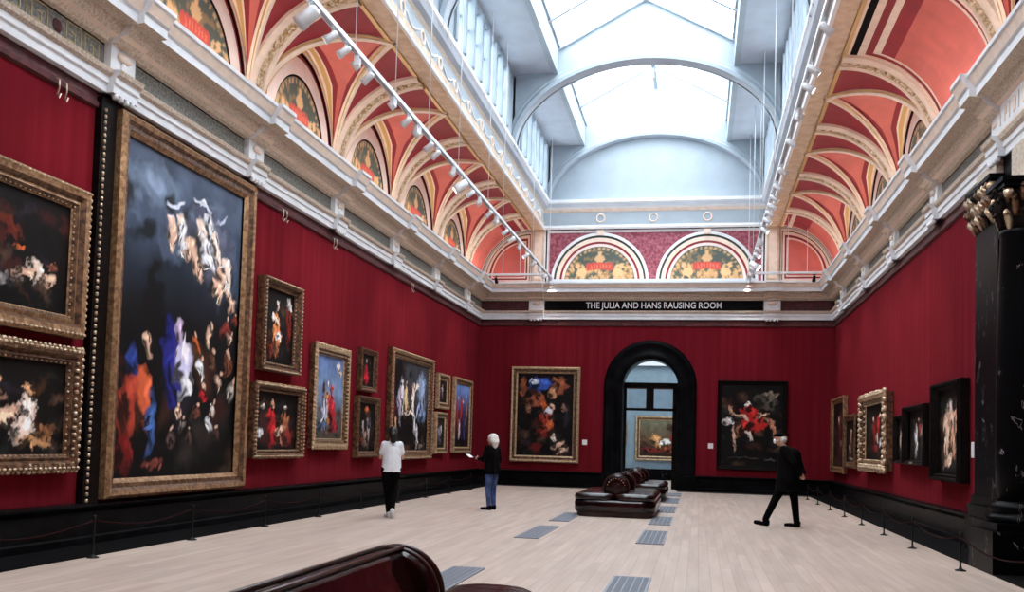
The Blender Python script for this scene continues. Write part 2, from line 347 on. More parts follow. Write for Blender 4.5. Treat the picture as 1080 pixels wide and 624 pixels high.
# ------------------------------------------------------------------ cove vaults
BW = PITCH/2-.20
def cv(a): return CW*(1-math.cos(a)), Z0+CH*math.sin(a)
NA = 22
AA = [PI/2*i/NA for i in range(NA+1)]
def P3(s, o, y, z): return Vector((s*(A-o), y, z))
def cove_plain(s, y0, y1, bars=True):
    b = MB(); L = y1-y0
    ys = [0, .10, .14, .22, .34, .42, L-.42, L-.34, L-.22, L-.14, L-.10, L]
    ms = ['cream', 'gold_line', 'cream', 'darkred', 'cream', 'coral', 'cream', 'darkred', 'cream', 'gold_line', 'cream']
    if L < 2.4: ys = [0, .08, .16, .26, L-.26, L-.16, L-.08, L]; ms = ['cream', 'darkred', 'cream', 'coral', 'cream', 'black', 'cream']
    for i in range(NA):
        a0, a1 = AA[i], AA[i+1]; t = a1/(PI/2)
        for j, mt in enumerate(ms):
            if i == NA-1: mt = 'cream'
            elif i == NA-2 and L >= 2.4 and .14 < ys[j] < L-.15: mt = 'black'
            elif i == NA-3 and .14 < ys[j] < L-.15: mt = 'cream'
            elif i == NA-4 and .3 < ys[j] < L-.35: mt = 'darkred'
            elif i == NA-5 and .3 < ys[j] < L-.35: mt = 'cream'
            elif i >= NA-7 and mt == 'coral': mt = 'crimson'
            p, q = cv(a0), cv(a1)
            b.quad(P3(s, p[0], y0+ys[j], p[1]), P3(s, p[0], y0+ys[j+1], p[1]), P3(s, q[0], y0+ys[j+1], q[1]), P3(s, q[0], y0+ys[j], q[1]), mt, True)
    return b.build('ceiling_cove', kind='structure')
# value noise for paintings
def vnoise(x, y, seed=0):
    xi = np.floor(x).astype(np.int64); yi = np.floor(y).astype(np.int64); fx = x-xi; fy = y-yi
    fx = fx*fx*(3-2*fx); fy = fy*fy*(3-2*fy)
    def h(a, c):
        n = (a*374761393+c*668265263+seed*974711) & 0x7fffffff; n = ((n ^ (n >> 13))*1274126177) & 0x7fffffff
        return ((n ^ (n >> 16)) & 0xffff)/65535.0
    return (h(xi, yi)*(1-fx)+h(xi+1, yi)*fx)*(1-fy)+(h(xi, yi+1)*(1-fx)+h(xi+1, yi+1)*fx)*fy
def fbm(x, y, seed=0): return (vnoise(x, y, seed)+.5*vnoise(2*x, 2*y, seed+1)+.25*vnoise(4*x, 4*y, seed+2))/1.75
def lin(c): return np.array([((v/255+.055)/1.055)**2.4 if v > 10 else v/255/12.92 for v in c])
def arms_colors(X, Z, seed=0):      # X in -1..1, Z in 0..1 of the half disc: gilt beasts and scrolls round a red plaque on dark green
    C = np.tile(lin((88, 98, 92)), (len(X), 1)); r = np.hypot(X, Z); th = np.arctan2(Z, X)
    g = lin((226, 186, 140)); g2 = lin((176, 142, 98))
    def put(mask, col, k=1.0):
        mm = np.clip(mask, 0, 1)[:, None]*k; C[:] = C*(1-mm)+np.array(col)*mm
    n = fbm(X*9+3, Z*9, seed); put((n > .44)*(Z < .46+.1*np.sin(X*8)), g2, .85); put((n > .56)*(Z < .5), g, .8); put((n > .62), g2, .5)
    put((np.abs(r-.93) < .045)*(np.sin(th*44) > 0), g, .7)
    for s in (-1, 1):
        xs = X*s
        put((((xs-.52)/.15)**2+((Z-.27)/.12)**2 < 1), g, .9); put((((xs-.62)/.07)**2+((Z-.46)/.09)**2 < 1), g, .9)
        put((((xs-.40-.3*(Z-.2))/.05)**2+((Z-.40)/.12)**2 < 1), g, .8); put((np.abs(xs-.66+.5*(Z-.1)) < .035)*(Z < .24), g, .9)
        put((np.abs(xs-.45-.4*(Z-.1)) < .03)*(Z < .22), g, .9)
    put((X/.15)**2+((Z-.66)/.11)**2 < 1, g, .85); put((X/.05)**2+((Z-.80)/.07)**2 < 1, g, .9)
    put((np.abs(X) < .38)*(np.abs(Z-.46+.10*np.abs(X)) < .105), lin((198, 86, 78)))
    put((np.abs(X) < .30)*(np.abs(Z-.46+.10*np.abs(X)) < .05)*(np.sin(X*75) > .2), lin((226, 140, 110)), .6)
    return C
def color_mesh(name, V, F, C):
    me = bpy.data.meshes.new(name); me.from_pydata([tuple(v) for v in V], [], F); me.materials.append(M['paint'])
    ca = me.color_attributes.new('paint', 'FLOAT_COLOR', 'POINT'); c4 = np.ones((len(V), 4)); c4[:, :3] = C; ca.data.foreach_set('color', c4.ravel().astype(np.float32))
    me.update(); return me
def lunette(fn, rx, rz, fr, bands, seed):
    """concentric painted bands on the wall plus the painted tympanum. fn(x, off, z) -> world"""
    b = MB(); n = 36; prev = None
    cum = fr
    for k, (f1, mt, off) in enumerate(bands):
        f0 = cum
        rows = [[fn(-rx*f*math.cos(PI*i/n), off, rz*f*math.sin(PI*i/n)) for i in range(n+1)] for f in (f0, f1)]
        b.grid(rows, mt, smooth=False); cum = f1
    trim(b)
    nr, nt = 26, 72; V = []; Xs = []; Zs = []
    for i in range(nr+1):
        for j in range(nt+1):
            f = i/nr; x = -f*math.cos(PI*j/nt); z = f*math.sin(PI*j/nt); Xs.append(x); Zs.append(z); V.append(fn(rx*fr*x, .012, rz*fr*z))
    F = [(i*(nt+1)+j, i*(nt+1)+j+1, (i+1)*(nt+1)+j+1, (i+1)*(nt+1)+j) for i in range(nr) for j in range(nt)]
    trim_n[0] += 1
    link('trim_%d' % trim_n[0], color_mesh('tympanum', V, F, arms_colors(np.array(Xs), np.array(Zs), seed)), kind='structure')
def cove_groin(s, yc, seed):
    b = MB()
    for i in range(NA):
        a0, a1 = AA[i], AA[i+1]
        def pen(a):      # penetration: from wall to groin
            Lg = CW*(1-math.cos(a)); d = [0, .05, .10, .20, .24, .36]; e = [.20, .08]
            t = min(1, Lg/.75); return [x*t for x in d]+[max(Lg-e[0]*t, .36*t), max(Lg-e[1]*t, .36*t), Lg]
        def cov(a):      # cove from groin to rib
            s0 = BW*math.cos(a); s1 = PITCH/2; t = min(1, (s1-s0)/.5); return [s0, s0+.07*t, s0+.09*t, max(s1-.28*t, s0+.09*t), s1-.25*t, s1]
        pm = ['black', 'cream', 'gold_line', 'cream', 'darkred', 'coral', 'crimson', 'cream']
        cm = ['cream', 'gold_line', 'crimson', 'gold_line', 'cream']
        for g in (-1, 1):
            p0, p1 = pen(a0), pen(a1)
            for j, mt in enumerate(pm):
                if abs(p0[j+1]-p0[j])+abs(p1[j+1]-p1[j]) < 1e-5: continue
                if i > NA-2 and mt == 'coral': mt = 'coral'
                b.quad(P3(s, p0[j], yc+g*BW*math.cos(a0), cv(a0)[1]), P3(s, p0[j+1], yc+g*BW*math.cos(a0), cv(a0)[1]), P3(s, p1[j+1], yc+g*BW*math.cos(a1), cv(a1)[1]), P3(s, p1[j], yc+g*BW*math.cos(a1), cv(a1)[1]), mt, True)
            c0, c1 = cov(a0), cov(a1)
            for j, mt in enumerate(cm):
                b.quad(P3(s, cv(a0)[0], yc+g*c0[j], cv(a0)[1]), P3(s, cv(a0)[0], yc+g*c0[j+1], cv(a0)[1]), P3(s, cv(a1)[0], yc+g*c1[j+1], cv(a1)[1]), P3(s, cv(a1)[0], yc+g*c1[j], cv(a1)[1]), mt, True)
    b.build('ceiling_vault', kind='structure')
    b = MB()     # raised groin ribs
    for g in (-1, 1):
        rows = []
        for i, a in enumerate(AA[1:]):
            o, z = cv(a); c = P3(s, o, yc+g*BW*math.cos(a), z)
            n = Vector((-s*math.cos(a)*.8, g*.35*math.cos(a), -math.sin(a)-.1)).normalized()   # towards the room
            o2, z2 = cv(a-.01); t = (c-P3(s, o2, yc+g*BW*math.cos(a-.01), z2)).normalized(); bb = t.cross(n).normalized(); n = bb.cross(t).normalized()
            if n.z > 0: n = -n
            rows.append([c+bb*x+n*h for x, h in ((-.10, -.02), (-.10, .03), (-.055, .035), (-.05, .06), (.05, .06), (.055, .035), (.10, .03), (.10, -.02))])
        b.grid(rows, ['cream', 'gold_line', 'cream', 'cream', 'cream', 'gold_line', 'cream'], smooth=False)
    trim(b)
    lunette(lambda x, off, z: P3(s, off, yc+x, Z0+z), BW, CH, .66,
            [(.68, 'black', .012), (.86, 'pinkwhite', .03), (.90, 'darkred', .02), (.93, 'black', .02), (.97, 'cream', .05), (.985, 'gold_line', .05), (1.0, 'cream', .05)], seed)
def rib_mesh(s):
    b = MB(); prof = [(-.30, -.02), (-.30, .06), (-.21, .10), (-.15, .10), (-.13, .07), (.13, .07), (.15, .10), (.21, .10), (.30, .06), (.30, -.02)]
    pm = ['cream', 'cream', 'cream', 'cream', 'gold_orn', 'cream', 'cream', 'cream', 'cream']
    rows = []
    for a in AA:
        o, z = cv(a); n = Vector((math.cos(a)/CW, -math.sin(a)/CH)).normalized()
        rows.append([Vector((-s*(o+n.x*h), y, z+n.y*h)) for y, h in prof])
    b.grid(rows, pm, smooth=False)
    for k in range(1, 16):     # small carved rosettes along the rib
        a = PI/2*k/16; o, z = cv(a); n = Vector((math.cos(a)/CW, -math.sin(a)/CH)).normalized()
        b.ball((-s*(o+n.x*.07), 0, z+n.y*.07), (.05, .07, .05), 'gold_orn', 6, 4)
    return b.mesh('rib')
for s in (-1, 1):
    rm = rib_mesh(s)
    for y in PIL:
        trim_n[0] += 1; link('trim_%d' % trim_n[0], rm, kind='structure', loc=(s*A, y, 0))
    for k in range(len(PIL)-1):
        y1, y0 = PIL[k], PIL[k+1]
        if s == 1 and k == 3: cove_plain(s, y0+.15, y1-.15); b = MB(); continue
        if s == -1 and y1 < 11.5 and y1 > 10.5: cove_plain(s, y0+.15, y1-.15); continue
        cove_groin(s, (y0+y1)/2, k)
    cove_plain(s, PIL[0]+.15, D)
    cove_plain(s, YB, PIL[-1])
    # cream soffit beam beside the lantern, gilt line at its outer edge
    b = MB(); x0, x1 = 3.84, A-CW+.02
    b.box(*sorted((s*x0, s*x1)), YB, D, ZC, ZC+.25, 'beam'); b.box(*sorted((s*(x1-.03), s*(x1+.05))), YB, D, ZC-.03, ZC+.02, 'gold_line')
    b.box(*sorted((s*4.0, s*(A+.35))), YB, D, ZC+.30, ZC+.45, 'white')  # unseen roof slab added over the coves against sky light leaks
    trim(b)
    # lantern base entablature
    prof = [(3.95, ZC+.02), (3.80, ZC-.02), (3.78, ZC+.05), (3.84, ZC+.10), (3.84, ZC+.12), (3.86, ZC+.14), (3.86, ZC+.60), (3.84, ZC+.62), (3.80, ZC+.70), (3.70, ZC+.76), (3.66, ZC+.86), (3.62, ZC+.90), (3.62, ZC+1.0), (3.9, ZC+1.04)]
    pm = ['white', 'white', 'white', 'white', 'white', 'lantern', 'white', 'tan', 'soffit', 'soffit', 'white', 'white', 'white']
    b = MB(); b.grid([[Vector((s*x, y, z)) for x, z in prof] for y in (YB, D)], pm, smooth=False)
    y = 32.0
    while y > YB+.5:        # wreaths and swags on the frieze
        b.tube([(s*3.85, y+.13*math.cos(2*PI*q/14), ZC+.37+.13*math.sin(2*PI*q/14)) for q in range(15)], .03, 'cream', 6, caps=False)
        b.tube([(s*3.855, y-.2-q/10*.9, ZC+.46-.15*math.sin(PI*q/10)) for q in range(11)], .028, 'white', 6)
        y -= 1.3
    trim(b)
# end wall: framed lunettes and quarter panels
b = MB(); b.box(-3.78, 3.78, D-.02, D, Z0, ZC+.1, 'damask')
for s in (-1, 1):
    for x0, x1, mt, yo in ((3.66, 3.72, 'white', .05), (3.72, 3.77, 'black', .03), (3.77, 3.82, 'white', .05)): b.box(*sorted((s*x0, s*x1)), D-yo, D, Z0, ZC, mt)
    b.box(*sorted((s*3.82, s*4.24)), D-.10, D, Z0, ZC, 'beam'); b.box(*sorted((s*3.90, s*4.16)), D-.115, D-.1, Z0+.15, ZC-.1, 'cream')
b.box(-3.66, 3.66, D-.05, D, ZC-.12, ZC-.03, 'white'); b.box(-3.8, 3.8, D-.03, D, ZC-.03, ZC+.02, 'black'); b.box(-3.72, 3.72, D-.06, D, Z0, Z0+.07, 'white')
trim(b)
for i, xc in enumerate((-1.84, 1.84)):
    lunette(lambda x, off, z, xc=xc: Vector((xc+x, D-.03-off, Z0+.05+z)), 1.72, 1.74, .72,
            [(.775, 'pinkwhite', .03), (.82, 'darkred', .02), (.90, 'cream', .03), (.94, 'green', .02), (1.0, 'white', .06)], 30+i)
    b = MB(); b.box(xc-.12, xc+.12, D-.14, D-.03, Z0+1.70, Z0+1.87, 'cream'); trim(b)
for s in (-1, 1):
    b = MB(); n = 16; cx = 4.26
    levels = [(1.0, 'cream'), (.93, 'black'), (.90, 'cream'), (.80, 'darkred'), (.72, 'cream'), (.66, 'coral'), (0, None)]
    W_, H_ = A-cx-.02, CH-.06
    def q(f, i):
        a = PI/2*i/n; x = cx+.02+W_*(1-f)*.4+W_*f*math.cos(a)*1.0*(1 if True else 1); z = Z0+H_*(1-f)*.22+H_*f*math.sin(a)*1.0
        return x, z
    for k in range(len(levels)-1):
        f0, mt = levels[k]; f1 = levels[k+1][0]
        c0 = (cx+.02+W_*(1-f0)*.38, Z0+H_*(1-f0)*.38); c1 = (cx+.02+W_*(1-f1)*.38, Z0+H_*(1-f1)*.38)
        g = .02+.003*k
        def loop(f, c): return [Vector((s*c[0], D-g, c[1]))]+[Vector((s*(c[0]+W_*f*.97*math.cos(PI/2*i/n)), D-g, c[1]+H_*f*math.sin(PI/2*i/n))) for i in range(n+1)]+[Vector((s*c[0], D-g, c[1]))]
        b.grid([loop(f0, c0), loop(max(f1, .001), c1)], mt, smooth=False)
    trim(b)
b = MB()    # end wall beam, frieze and cornice below the gable
prof = [(0, ZC+.02), (.16, ZC-.02), (.20, ZC+.05), (.12, ZC+.10), (.10, ZC+.14), (.10, ZC+.60), (.12, ZC+.62), (.16, ZC+.70), (.26, ZC+.76), (.30, ZC+.86), (.34, ZC+.90), (.34, ZC+1.0), (0, ZC+1.04)]
b.grid([[Vector((x, D-o, z)) for o, z in prof] for x in (-3.9, 3.9)], ['white', 'white', 'white', 'white', 'lantern', 'cream', 'cream', 'white', 'soffit', 'white', 'white', 'white'], smooth=False)
for x in (-1.84, 0, 1.84):
    b.tube([(x+.14*math.cos(2*PI*q_/14), D-.11, ZC+.37+.14*math.sin(2*PI*q_/14)) for q_ in range(15)], .03, 'cream', 6, caps=False)
trim(b)

# ------------------------------------------------------------------ lantern
ZL0, ZL1 = ZC+1.04, 12.0
wn = 0
for (y1, y0) in bays:
    for s in (-1, 1):
        b = MB(); X0, X1 = sorted((s*3.72, s*3.95))
        Ya, Yb = y0+.9, y1-.9
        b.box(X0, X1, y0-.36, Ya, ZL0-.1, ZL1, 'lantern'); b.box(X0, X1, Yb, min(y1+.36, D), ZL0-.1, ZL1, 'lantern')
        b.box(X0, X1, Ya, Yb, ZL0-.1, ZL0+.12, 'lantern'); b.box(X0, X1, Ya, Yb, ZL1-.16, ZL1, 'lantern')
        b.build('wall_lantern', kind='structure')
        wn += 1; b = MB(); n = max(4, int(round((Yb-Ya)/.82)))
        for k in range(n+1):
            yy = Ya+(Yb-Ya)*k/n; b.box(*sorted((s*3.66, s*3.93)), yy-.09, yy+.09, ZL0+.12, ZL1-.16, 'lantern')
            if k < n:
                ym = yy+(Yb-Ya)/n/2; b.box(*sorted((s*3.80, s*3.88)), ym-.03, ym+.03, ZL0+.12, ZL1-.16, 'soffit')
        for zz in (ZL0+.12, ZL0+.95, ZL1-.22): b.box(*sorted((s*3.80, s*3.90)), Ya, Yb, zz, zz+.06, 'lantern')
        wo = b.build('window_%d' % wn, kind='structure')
        b = MB(); b.box(*sorted((s*3.85, s*3.856)), Ya, Yb, ZL0+.12, ZL1-.16, 'glass'); b.build('pane', wo)
    # roof lights
    wn += 1; b = MB(); ZR0, ZR1 = 12.75, 14.1
    L_ = y1-y0; nr = max(2, int(round(L_/2.1)))
    for s in (-1, 1):
        b.box(*sorted((s*2.44, s*2.60)), y0-.1, min(y1+.1, D), 11.96, ZR0+.05, 'lantern'); b.box(*sorted((s*2.38, s*2.44)), y0, y1, ZR0-.06, ZR0+.02, 'lantern')
        for k in range(nr+1):
            yy = y0+L_*k/nr; yy = min(max(yy, y0+.06), y1-.06)
            for (wd_, dz) in ((.05, .16),):
                n = len(b.v); P = [(s*2.5, yy-wd_, ZR0), (s*2.5, yy+wd_, ZR0), (0, yy+wd_, ZR1), (0, yy-wd_, ZR1), (s*2.5, yy-wd_, ZR0-dz), (s*2.5, yy+wd_, ZR0-dz), (0, yy+wd_, ZR1-dz), (0, yy-wd_, ZR1-dz)]
                b.v += P
                for q in ((0, 1, 2, 3), (4, 5, 6, 7), (0, 1, 5, 4), (1, 2, 6, 5), (2, 3, 7, 6), (3, 0, 4, 7)): b.face([n+i for i in q], 'lantern')
    b.box(-.06, .06, y0, y1, ZR1-.2, ZR1, 'lantern')
    for k in range(1, nr): # king rods
        yy = y0+L_*k/nr; b.box(-.03, .03, yy-.03, yy+.03, ZR1-.55, ZR1-.15, 'lantern')
    wo = b.build('window_%d' % wn, kind='structure')
    b = MB()
    for s in (-1, 1): b.quad((s*2.5, y0, ZR0+.03), (s*2.5, y1, ZR0+.03), (0, y1, ZR1+.03), (0, y0, ZR1+.03), 'glass')
    b.build('pane', wo)
b = MB()
for s in (-1, 1): b.box(*sorted((s*2.52, s*4.0)), YB, D, 12.0, 12.15, 'soffit')
b.build('ceiling', kind='structure')
def arch_z(x): return 9.9+2.38*math.sqrt(max(0, 1-(x/3.66)**2))
def cross_wall(ya, yb, front_only=False):
    b = MB(); N = 40; X = [-3.66*math.cos(PI*i/N) for i in range(N+1)]
    def top(x): return 12.0 if abs(x) > 2.5 else 12.8+(14.1-12.8)*(1-abs(x)/2.5)
    XX = sorted(set([round(x, 4) for x in X]+[-2.5001, -2.4999, 2.4999, 2.5001, 0]))
    for y in (ya, yb):
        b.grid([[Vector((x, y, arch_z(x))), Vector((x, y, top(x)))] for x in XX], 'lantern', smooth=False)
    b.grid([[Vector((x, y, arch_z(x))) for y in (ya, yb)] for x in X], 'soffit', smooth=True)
    for yo, sgn in ((ya, -1), (yb, 1)):    # moulded arch ring on each face
        rings = [(0, 0), (0, .07), (.10, .09), (.16, .05), (.24, .05), (.27, 0)]
        rows = []
        for i in range(N+1):
            th = PI*i/N; rows.append([Vector((-(3.62+dr)*math.cos(th), yo+sgn*h, 9.9+(2.38+dr)*math.sin(th))) for dr, h in rings])
        for i in range(N):
            pass
        b.grid([r for r in rows if abs(r[0].x) < 3.70], 'lantern', smooth=False)
    b.grid([[Vector((x, y, top(x)+.02)) for y in (ya, yb)] for x in XX], 'lantern', smooth=False)
    trim(b)
for y in ARCH: cross_wall(y-.6, y-.25)
cross_wall(D-.25, D-.01)

# ------------------------------------------------------------------ marble columns of the right-hand doorcase
pl = thing('marble_pilaster', 'flat black marble pilaster with gilt capital against the red wall', 'pilaster', (A-.005, 15.5, 0))
b = MB(); b.box(-.15, 0, -.58, .58, .86, 4.95, 'marble'); b.build('shaft', pl)
b = MB(); b.box(-.26, 0, -.70, .70, 0, .52, 'marble'); b.box(-.22, 0, -.66, .66, .52, .62, 'marble'); b.box(-.24, 0, -.68, .68, .62, .72, 'marble'); b.box(-.19, 0, -.62, .62, .72, .86, 'marble'); b.build('base', pl)
def acanthus(b, cx, cy, r0, r1, z0, z1, n, ry=None, rnd=random.Random(3)):
    for row, (za, hh) in enumerate(((z0, .24), (z0+.16, .26), (z0+.34, .22))):
        for k in range(n):
            th = 2*PI*(k+.5*(row % 2))/n; rr = r0+(r1-r0)*(row/2.6)
            dx, dy = math.cos(th), math.sin(th); pts = []
            for t in (0, .35, .7, .9, 1.0):
                out = rr+.02+.10*t*t; pts.append((cx+dx*out, cy+dy*out, za+hh*min(t, .9)-(.04 if t == 1 else 0)))
            b.tube(pts, [.035, .05, .045, .04, .025], 'bead' if rnd.random() < .3 else 'frame_black' if rnd.random() < .5 else 'gold_dark', 6)
def abacus(b, x0, x1, y0, y1, z, mt): b.box(x0, x1, y0, y1, z, z+.10, mt); b.box(x0-.03, x1, y0-.03, y1+.03, z+.06, z+.12, mt)
b = MB(); b.box(-.16, 0, -.56, .56, 4.95, 5.5, 'frame_black')
rnd = random.Random(9)
for row in range(3):
    for k in range(7):
        y = -.56+.186*k+(.09 if row % 2 else 0); z = 4.95+.17*row
        b.tube([(-.14, y, z), (-.20-.02*row, y, z+.12), (-.27-.03*row, y, z+.18), (-.26-.03*row, y, z+.13)], [.03, .05, .045, .02], 'bead' if rnd.random() < .35 else 'frame_black' if rnd.random() < .4 else 'gold_dark', 6)
for y in (-.6, .6): b.ball((-.24, y, 5.44), (.08, .08, .07), 'bead', 8, 6)
abacus(b, -.26, 0, -.62, .62, 5.5, 'marble'); b.box(-.16, 0, -.5, .5, 5.62, 5.855, 'tan'); b.build('capital', pl)
co = thing('marble_column', 'round black veined marble column with gilt leafy capital at the right edge', 'column', (A-.33, 13.2, 0))
def clip(b, lim=.34): b.v = [(min(v[0], lim), v[1], v[2]) for v in b.v]; return b
b = MB(); b.lathe([(.325, .9), (.335, 1.4), (.33, 2.4), (.31, 3.6), (.285, 4.28), (.30, 4.33), (.30, 4.38)], 'marble', 32); clip(b, .32).build('shaft', co)
b = MB(); b.box(-.52, .34, -.52, .52, 0, .53, 'marble'); b.box(-.45, .34, -.47, .47, .53, .63, 'marble')
b.lathe([(.44, .63), (.45, .67), (.43, .71), (.39, .73), (.38, .77), (.41, .80), (.40, .84), (.35, .87), (.33, .9)], 'marble', 32); clip(b, .32).build('base', co)
b = MB(); b.lathe([(.27, 4.36), (.28, 4.6), (.31, 4.80), (.34, 4.88)], 'frame_black', 24); acanthus(b, 0, 0, .25, .27, 4.38, 4.9, 10)
for k in range(4):
    th = PI/4+k*PI/2; b.ball((.38*math.cos(th), .38*math.sin(th), 4.82), (.07, .07, .07), 'bead', 8, 6)
abacus(b, -.34, .32, -.34, .34, 4.90, 'marble'); clip(b, .32).build('capital', co)
b = MB(); b.box(A-.06, A, 8.5, 14.92, 0, 5.10, 'marble'); b.box(A-.10, A, 8.5, 14.5, 5.10, 5.86, 'tan'); b.box(A-.08, A, 14.5, 14.92, 5.10, 5.86, 'marble'); b.build('trim_doorcase', kind='structure')
# tall black beaded strip left of the great altarpiece
st = thing('carved_strip', 'tall black vertical strip with gilt beading left of the largest painting', 'moulding', (-A, 10.98, 0))
b = MB(); b.box(.005, .10, -.17, .15, .50, 5.78, 'frame_black')
for k in range(62): b.ball((.11, -.10, .56+k*.083), (.02, .025, .035), 'bead', 6, 4)
b.build('beaded_board', st)

# ------------------------------------------------------------------ paintings (generic compositions)
def painting_colors(w, h, bg, strokes, seed, tex=.5):
    n = int(min(300, max(60, max(w, h)*90))); nx = max(24, int(n*w/max(w, h))); nz = max(24, int(n*h/max(w, h)))
    U, V = np.meshgrid(np.linspace(0, 1, nx+1), np.linspace(0, 1, nz+1)); U = U.ravel(); V = V.ravel(); asp = w/h
    C = np.zeros((len(U), 3)); U0, V0 = U.copy(), V.copy()
    for k in range(3): C[:, k] = np.interp(V, [s[0] for s in bg], [lin(s[1])[k] for s in bg])
    nn = fbm(U*asp*9+seed, V*9+seed*2, seed); C *= (1-tex+2*tex*nn)[:, None]
    a1 = 5.0; q = max(asp, 1/asp)**.5
    U = U+((fbm(U0*asp*7+seed, V0*7, seed+11)-.5)*.09+(fbm(U0*asp*22, V0*22+seed, seed+13)-.5)*.045)/asp**.5
    V = V+((fbm(U0*asp*7+9, V0*7+seed, seed+15)-.5)*.09+(fbm(U0*asp*22+5, V0*22, seed+17)-.5)*.045)*min(1, asp)**.5
    wob = (fbm(U0*asp*26+seed, V0*26, seed+9)-.5)*1.5
    rl = random.Random(seed); more = []
    sky_ = sum(bg[-1][1]) > 100
    for _ in range(34 if not sky_ else 16):
        base_c = rl.choice([(58, 34, 26), (44, 38, 36), (70, 46, 30), (36, 30, 40), (60, 22, 20), (30, 34, 32), (84, 62, 48)])
        more.append((rl.uniform(0, 1), rl.uniform(0, .40 if sky_ else .85), rl.uniform(.04, .13), rl.uniform(.03, .10), rl.uniform(-1, 1), base_c, .9))
    for st in strokes:
        u, v, ru, rv, ang, col = st[:6]
        more.append(st)
        if min(ru*asp, rv) > .012 and sum(col) > 150:     # shadow side and lights of each form
            dk = tuple(c*.28 for c in col); lt = tuple(min(255, c*1.22+8) for c in col)
            more.append((u-ru*.45, v-rv*.35, ru*.5, rv*.6, ang+.5, dk, .6))
            more.append((u+ru*.25, v+rv*.3, ru*.32, rv*.4, ang-.4, lt, .6))
            for _ in range(3):
                more.append((u+rl.uniform(-.8, .8)*ru, v+rl.uniform(-.8, .8)*rv, ru*.18, rv*.5, rl.uniform(-.9, .9), dk if rl.random() < .6 else lt, .5))
    strokes = more
    for st in strokes:
        u, v, ru, rv, ang, col = st[:6]; soft = st[6] if len(st) > 6 else .35
        dx = (U-u)*asp; dy = V-v; c, s = math.cos(ang), math.sin(ang); a = dx*c+dy*s; bb = -dx*s+dy*c
        d = np.sqrt((a/(ru*asp))**2+(bb/rv)**2)+wob*.6
        al = np.clip((1-d)/soft, 0, 1); fold = .72+.56*fbm(a*40+u*9, bb*12+v*7, seed+3)
        C = C*(1-al[:, None])+(lin(col)[None, :]*fold[:, None])*al[:, None]
    verts = [(w*(x-.5), 0, h*z) for x, z in zip(U0, V0)]
    F = [(j*(nx+1)+i, j*(nx+1)+i+1, (j+1)*(nx+1)+i+1, (j+1)*(nx+1)+i) for j in range(nz) for i in range(nx)]
    return verts, F, np.clip(C, 0, 1)
def fig(u, v, s, robe, skin=(214, 168, 140), lean=0, legs=None, arm=None):
    """a loosely painted figure: feet at v, height s"""
    S = [(u, v+s*.33, s*.17, s*.34, lean, robe), (u-.02*s, v+s*.62, s*.13, s*.17, lean, robe)]
    S.append((u+lean*.1, v+s*.90, s*.06, s*.075, 0, skin, .5))
    if arm: S.append((u+arm*s*.16, v+s*.62, s*.13, s*.028, .5*arm, skin, .5))
    if legs: S.append((u+.03, v+s*.15, s*.05, s*.17, .25, skin, .5))
    return S
FR = {'plain': ([(0, 0), (0, .10), (.02, .13), (.05, .12), (.07, .09), (.10, .09), (.12, .06), (.13, .05)]),
      'ornate': ([(0, 0), (0, .12), (.03, .17), (.08, .16), (.11, .10), (.14, .12), (.17, .07), (.18, .05)])}
def frame_mesh(w, h, fw, depth, fm, kind, beads, bm_='bead', carve=None):
    b = MB(); prof = FR[kind]; k = fw/prof[-1][0]; kd = depth/max(p[1] for p in prof)
    prof = [(p[0]*k, p[1]*kd) for p in prof]
    rows = []
    for (x, y) in ((-1, 0), (1, 0), (1, 1), (-1, 1), (-1, 0)):
        rows.append([Vector((x*(w/2-o), -d, (h-o if y else o))) for o, d in prof])
    dk_ = 'gold_dark' if fm != 'frame_black' else 'frame_black'
    pmats = [fm, fm, fm, dk_, dk_, fm, fm] if kind == 'plain' else [dk_, fm, fm, dk_, fm, dk_, fm]
    b.grid(rows, pmats, smooth=False)
    if beads:
        sp, r = beads
        for o, rr in ((fw*.16, r), (fw*.92, r*.6)):
            dd = depth*.95 if o < fw/2 else depth*.5
            x0, x1, z0, z1 = -w/2+o, w/2-o, o, h-o
            nx = max(3, int((x1-x0)/sp)); nz = max(3, int((z1-z0)/sp))
            for i in range(nx+1):
                x = x0+(x1-x0)*i/nx
                for z in (z0, z1): b.ball((x, -dd, z), (rr*1.3, rr, rr), bm_, 6, 4)
            for i in range(1, nz):
                z = z0+(z1-z0)*i/nz
                for x in (x0, x1): b.ball((x, -dd, z), (rr, rr, rr*1.3), bm_, 6, 4)
    if carve: scallop(b, w-.06, h, fw, depth, *carve)
    return b.mesh('frame')
def scallop(b, b_w, b_h, fw, depth, sp, mt):    # leafy pierced outer edge
    rnd = random.Random(int(b_w*100))
    for ax in (0, 1):
        L_ = b_w if ax == 0 else b_h; n = int(L_/sp)
        for i in range(n+1):
            t = -L_/2+L_*i/n
            for sd in (0, 1):
                c = (t, -depth*.8, sd*b_h) if ax == 0 else ((-1 if sd == 0 else 1)*b_w/2, -depth*.8, b_h/2+t)
                r = sp*.42*rnd.uniform(.8, 1.25); b.ball(c, (r, r*.7, r), mt, 7, 5)
                c2 = Vector(c); c2.z += (fw*.35 if sd == 0 and ax == 0 else (-fw*.35 if ax == 0 else 0)); c2.x += 0 if ax == 0 else (fw*.35 if sd == 0 else -fw*.35)
                b.ball(c2, (r*.8, r*.8, r*.8), mt, 6, 4)
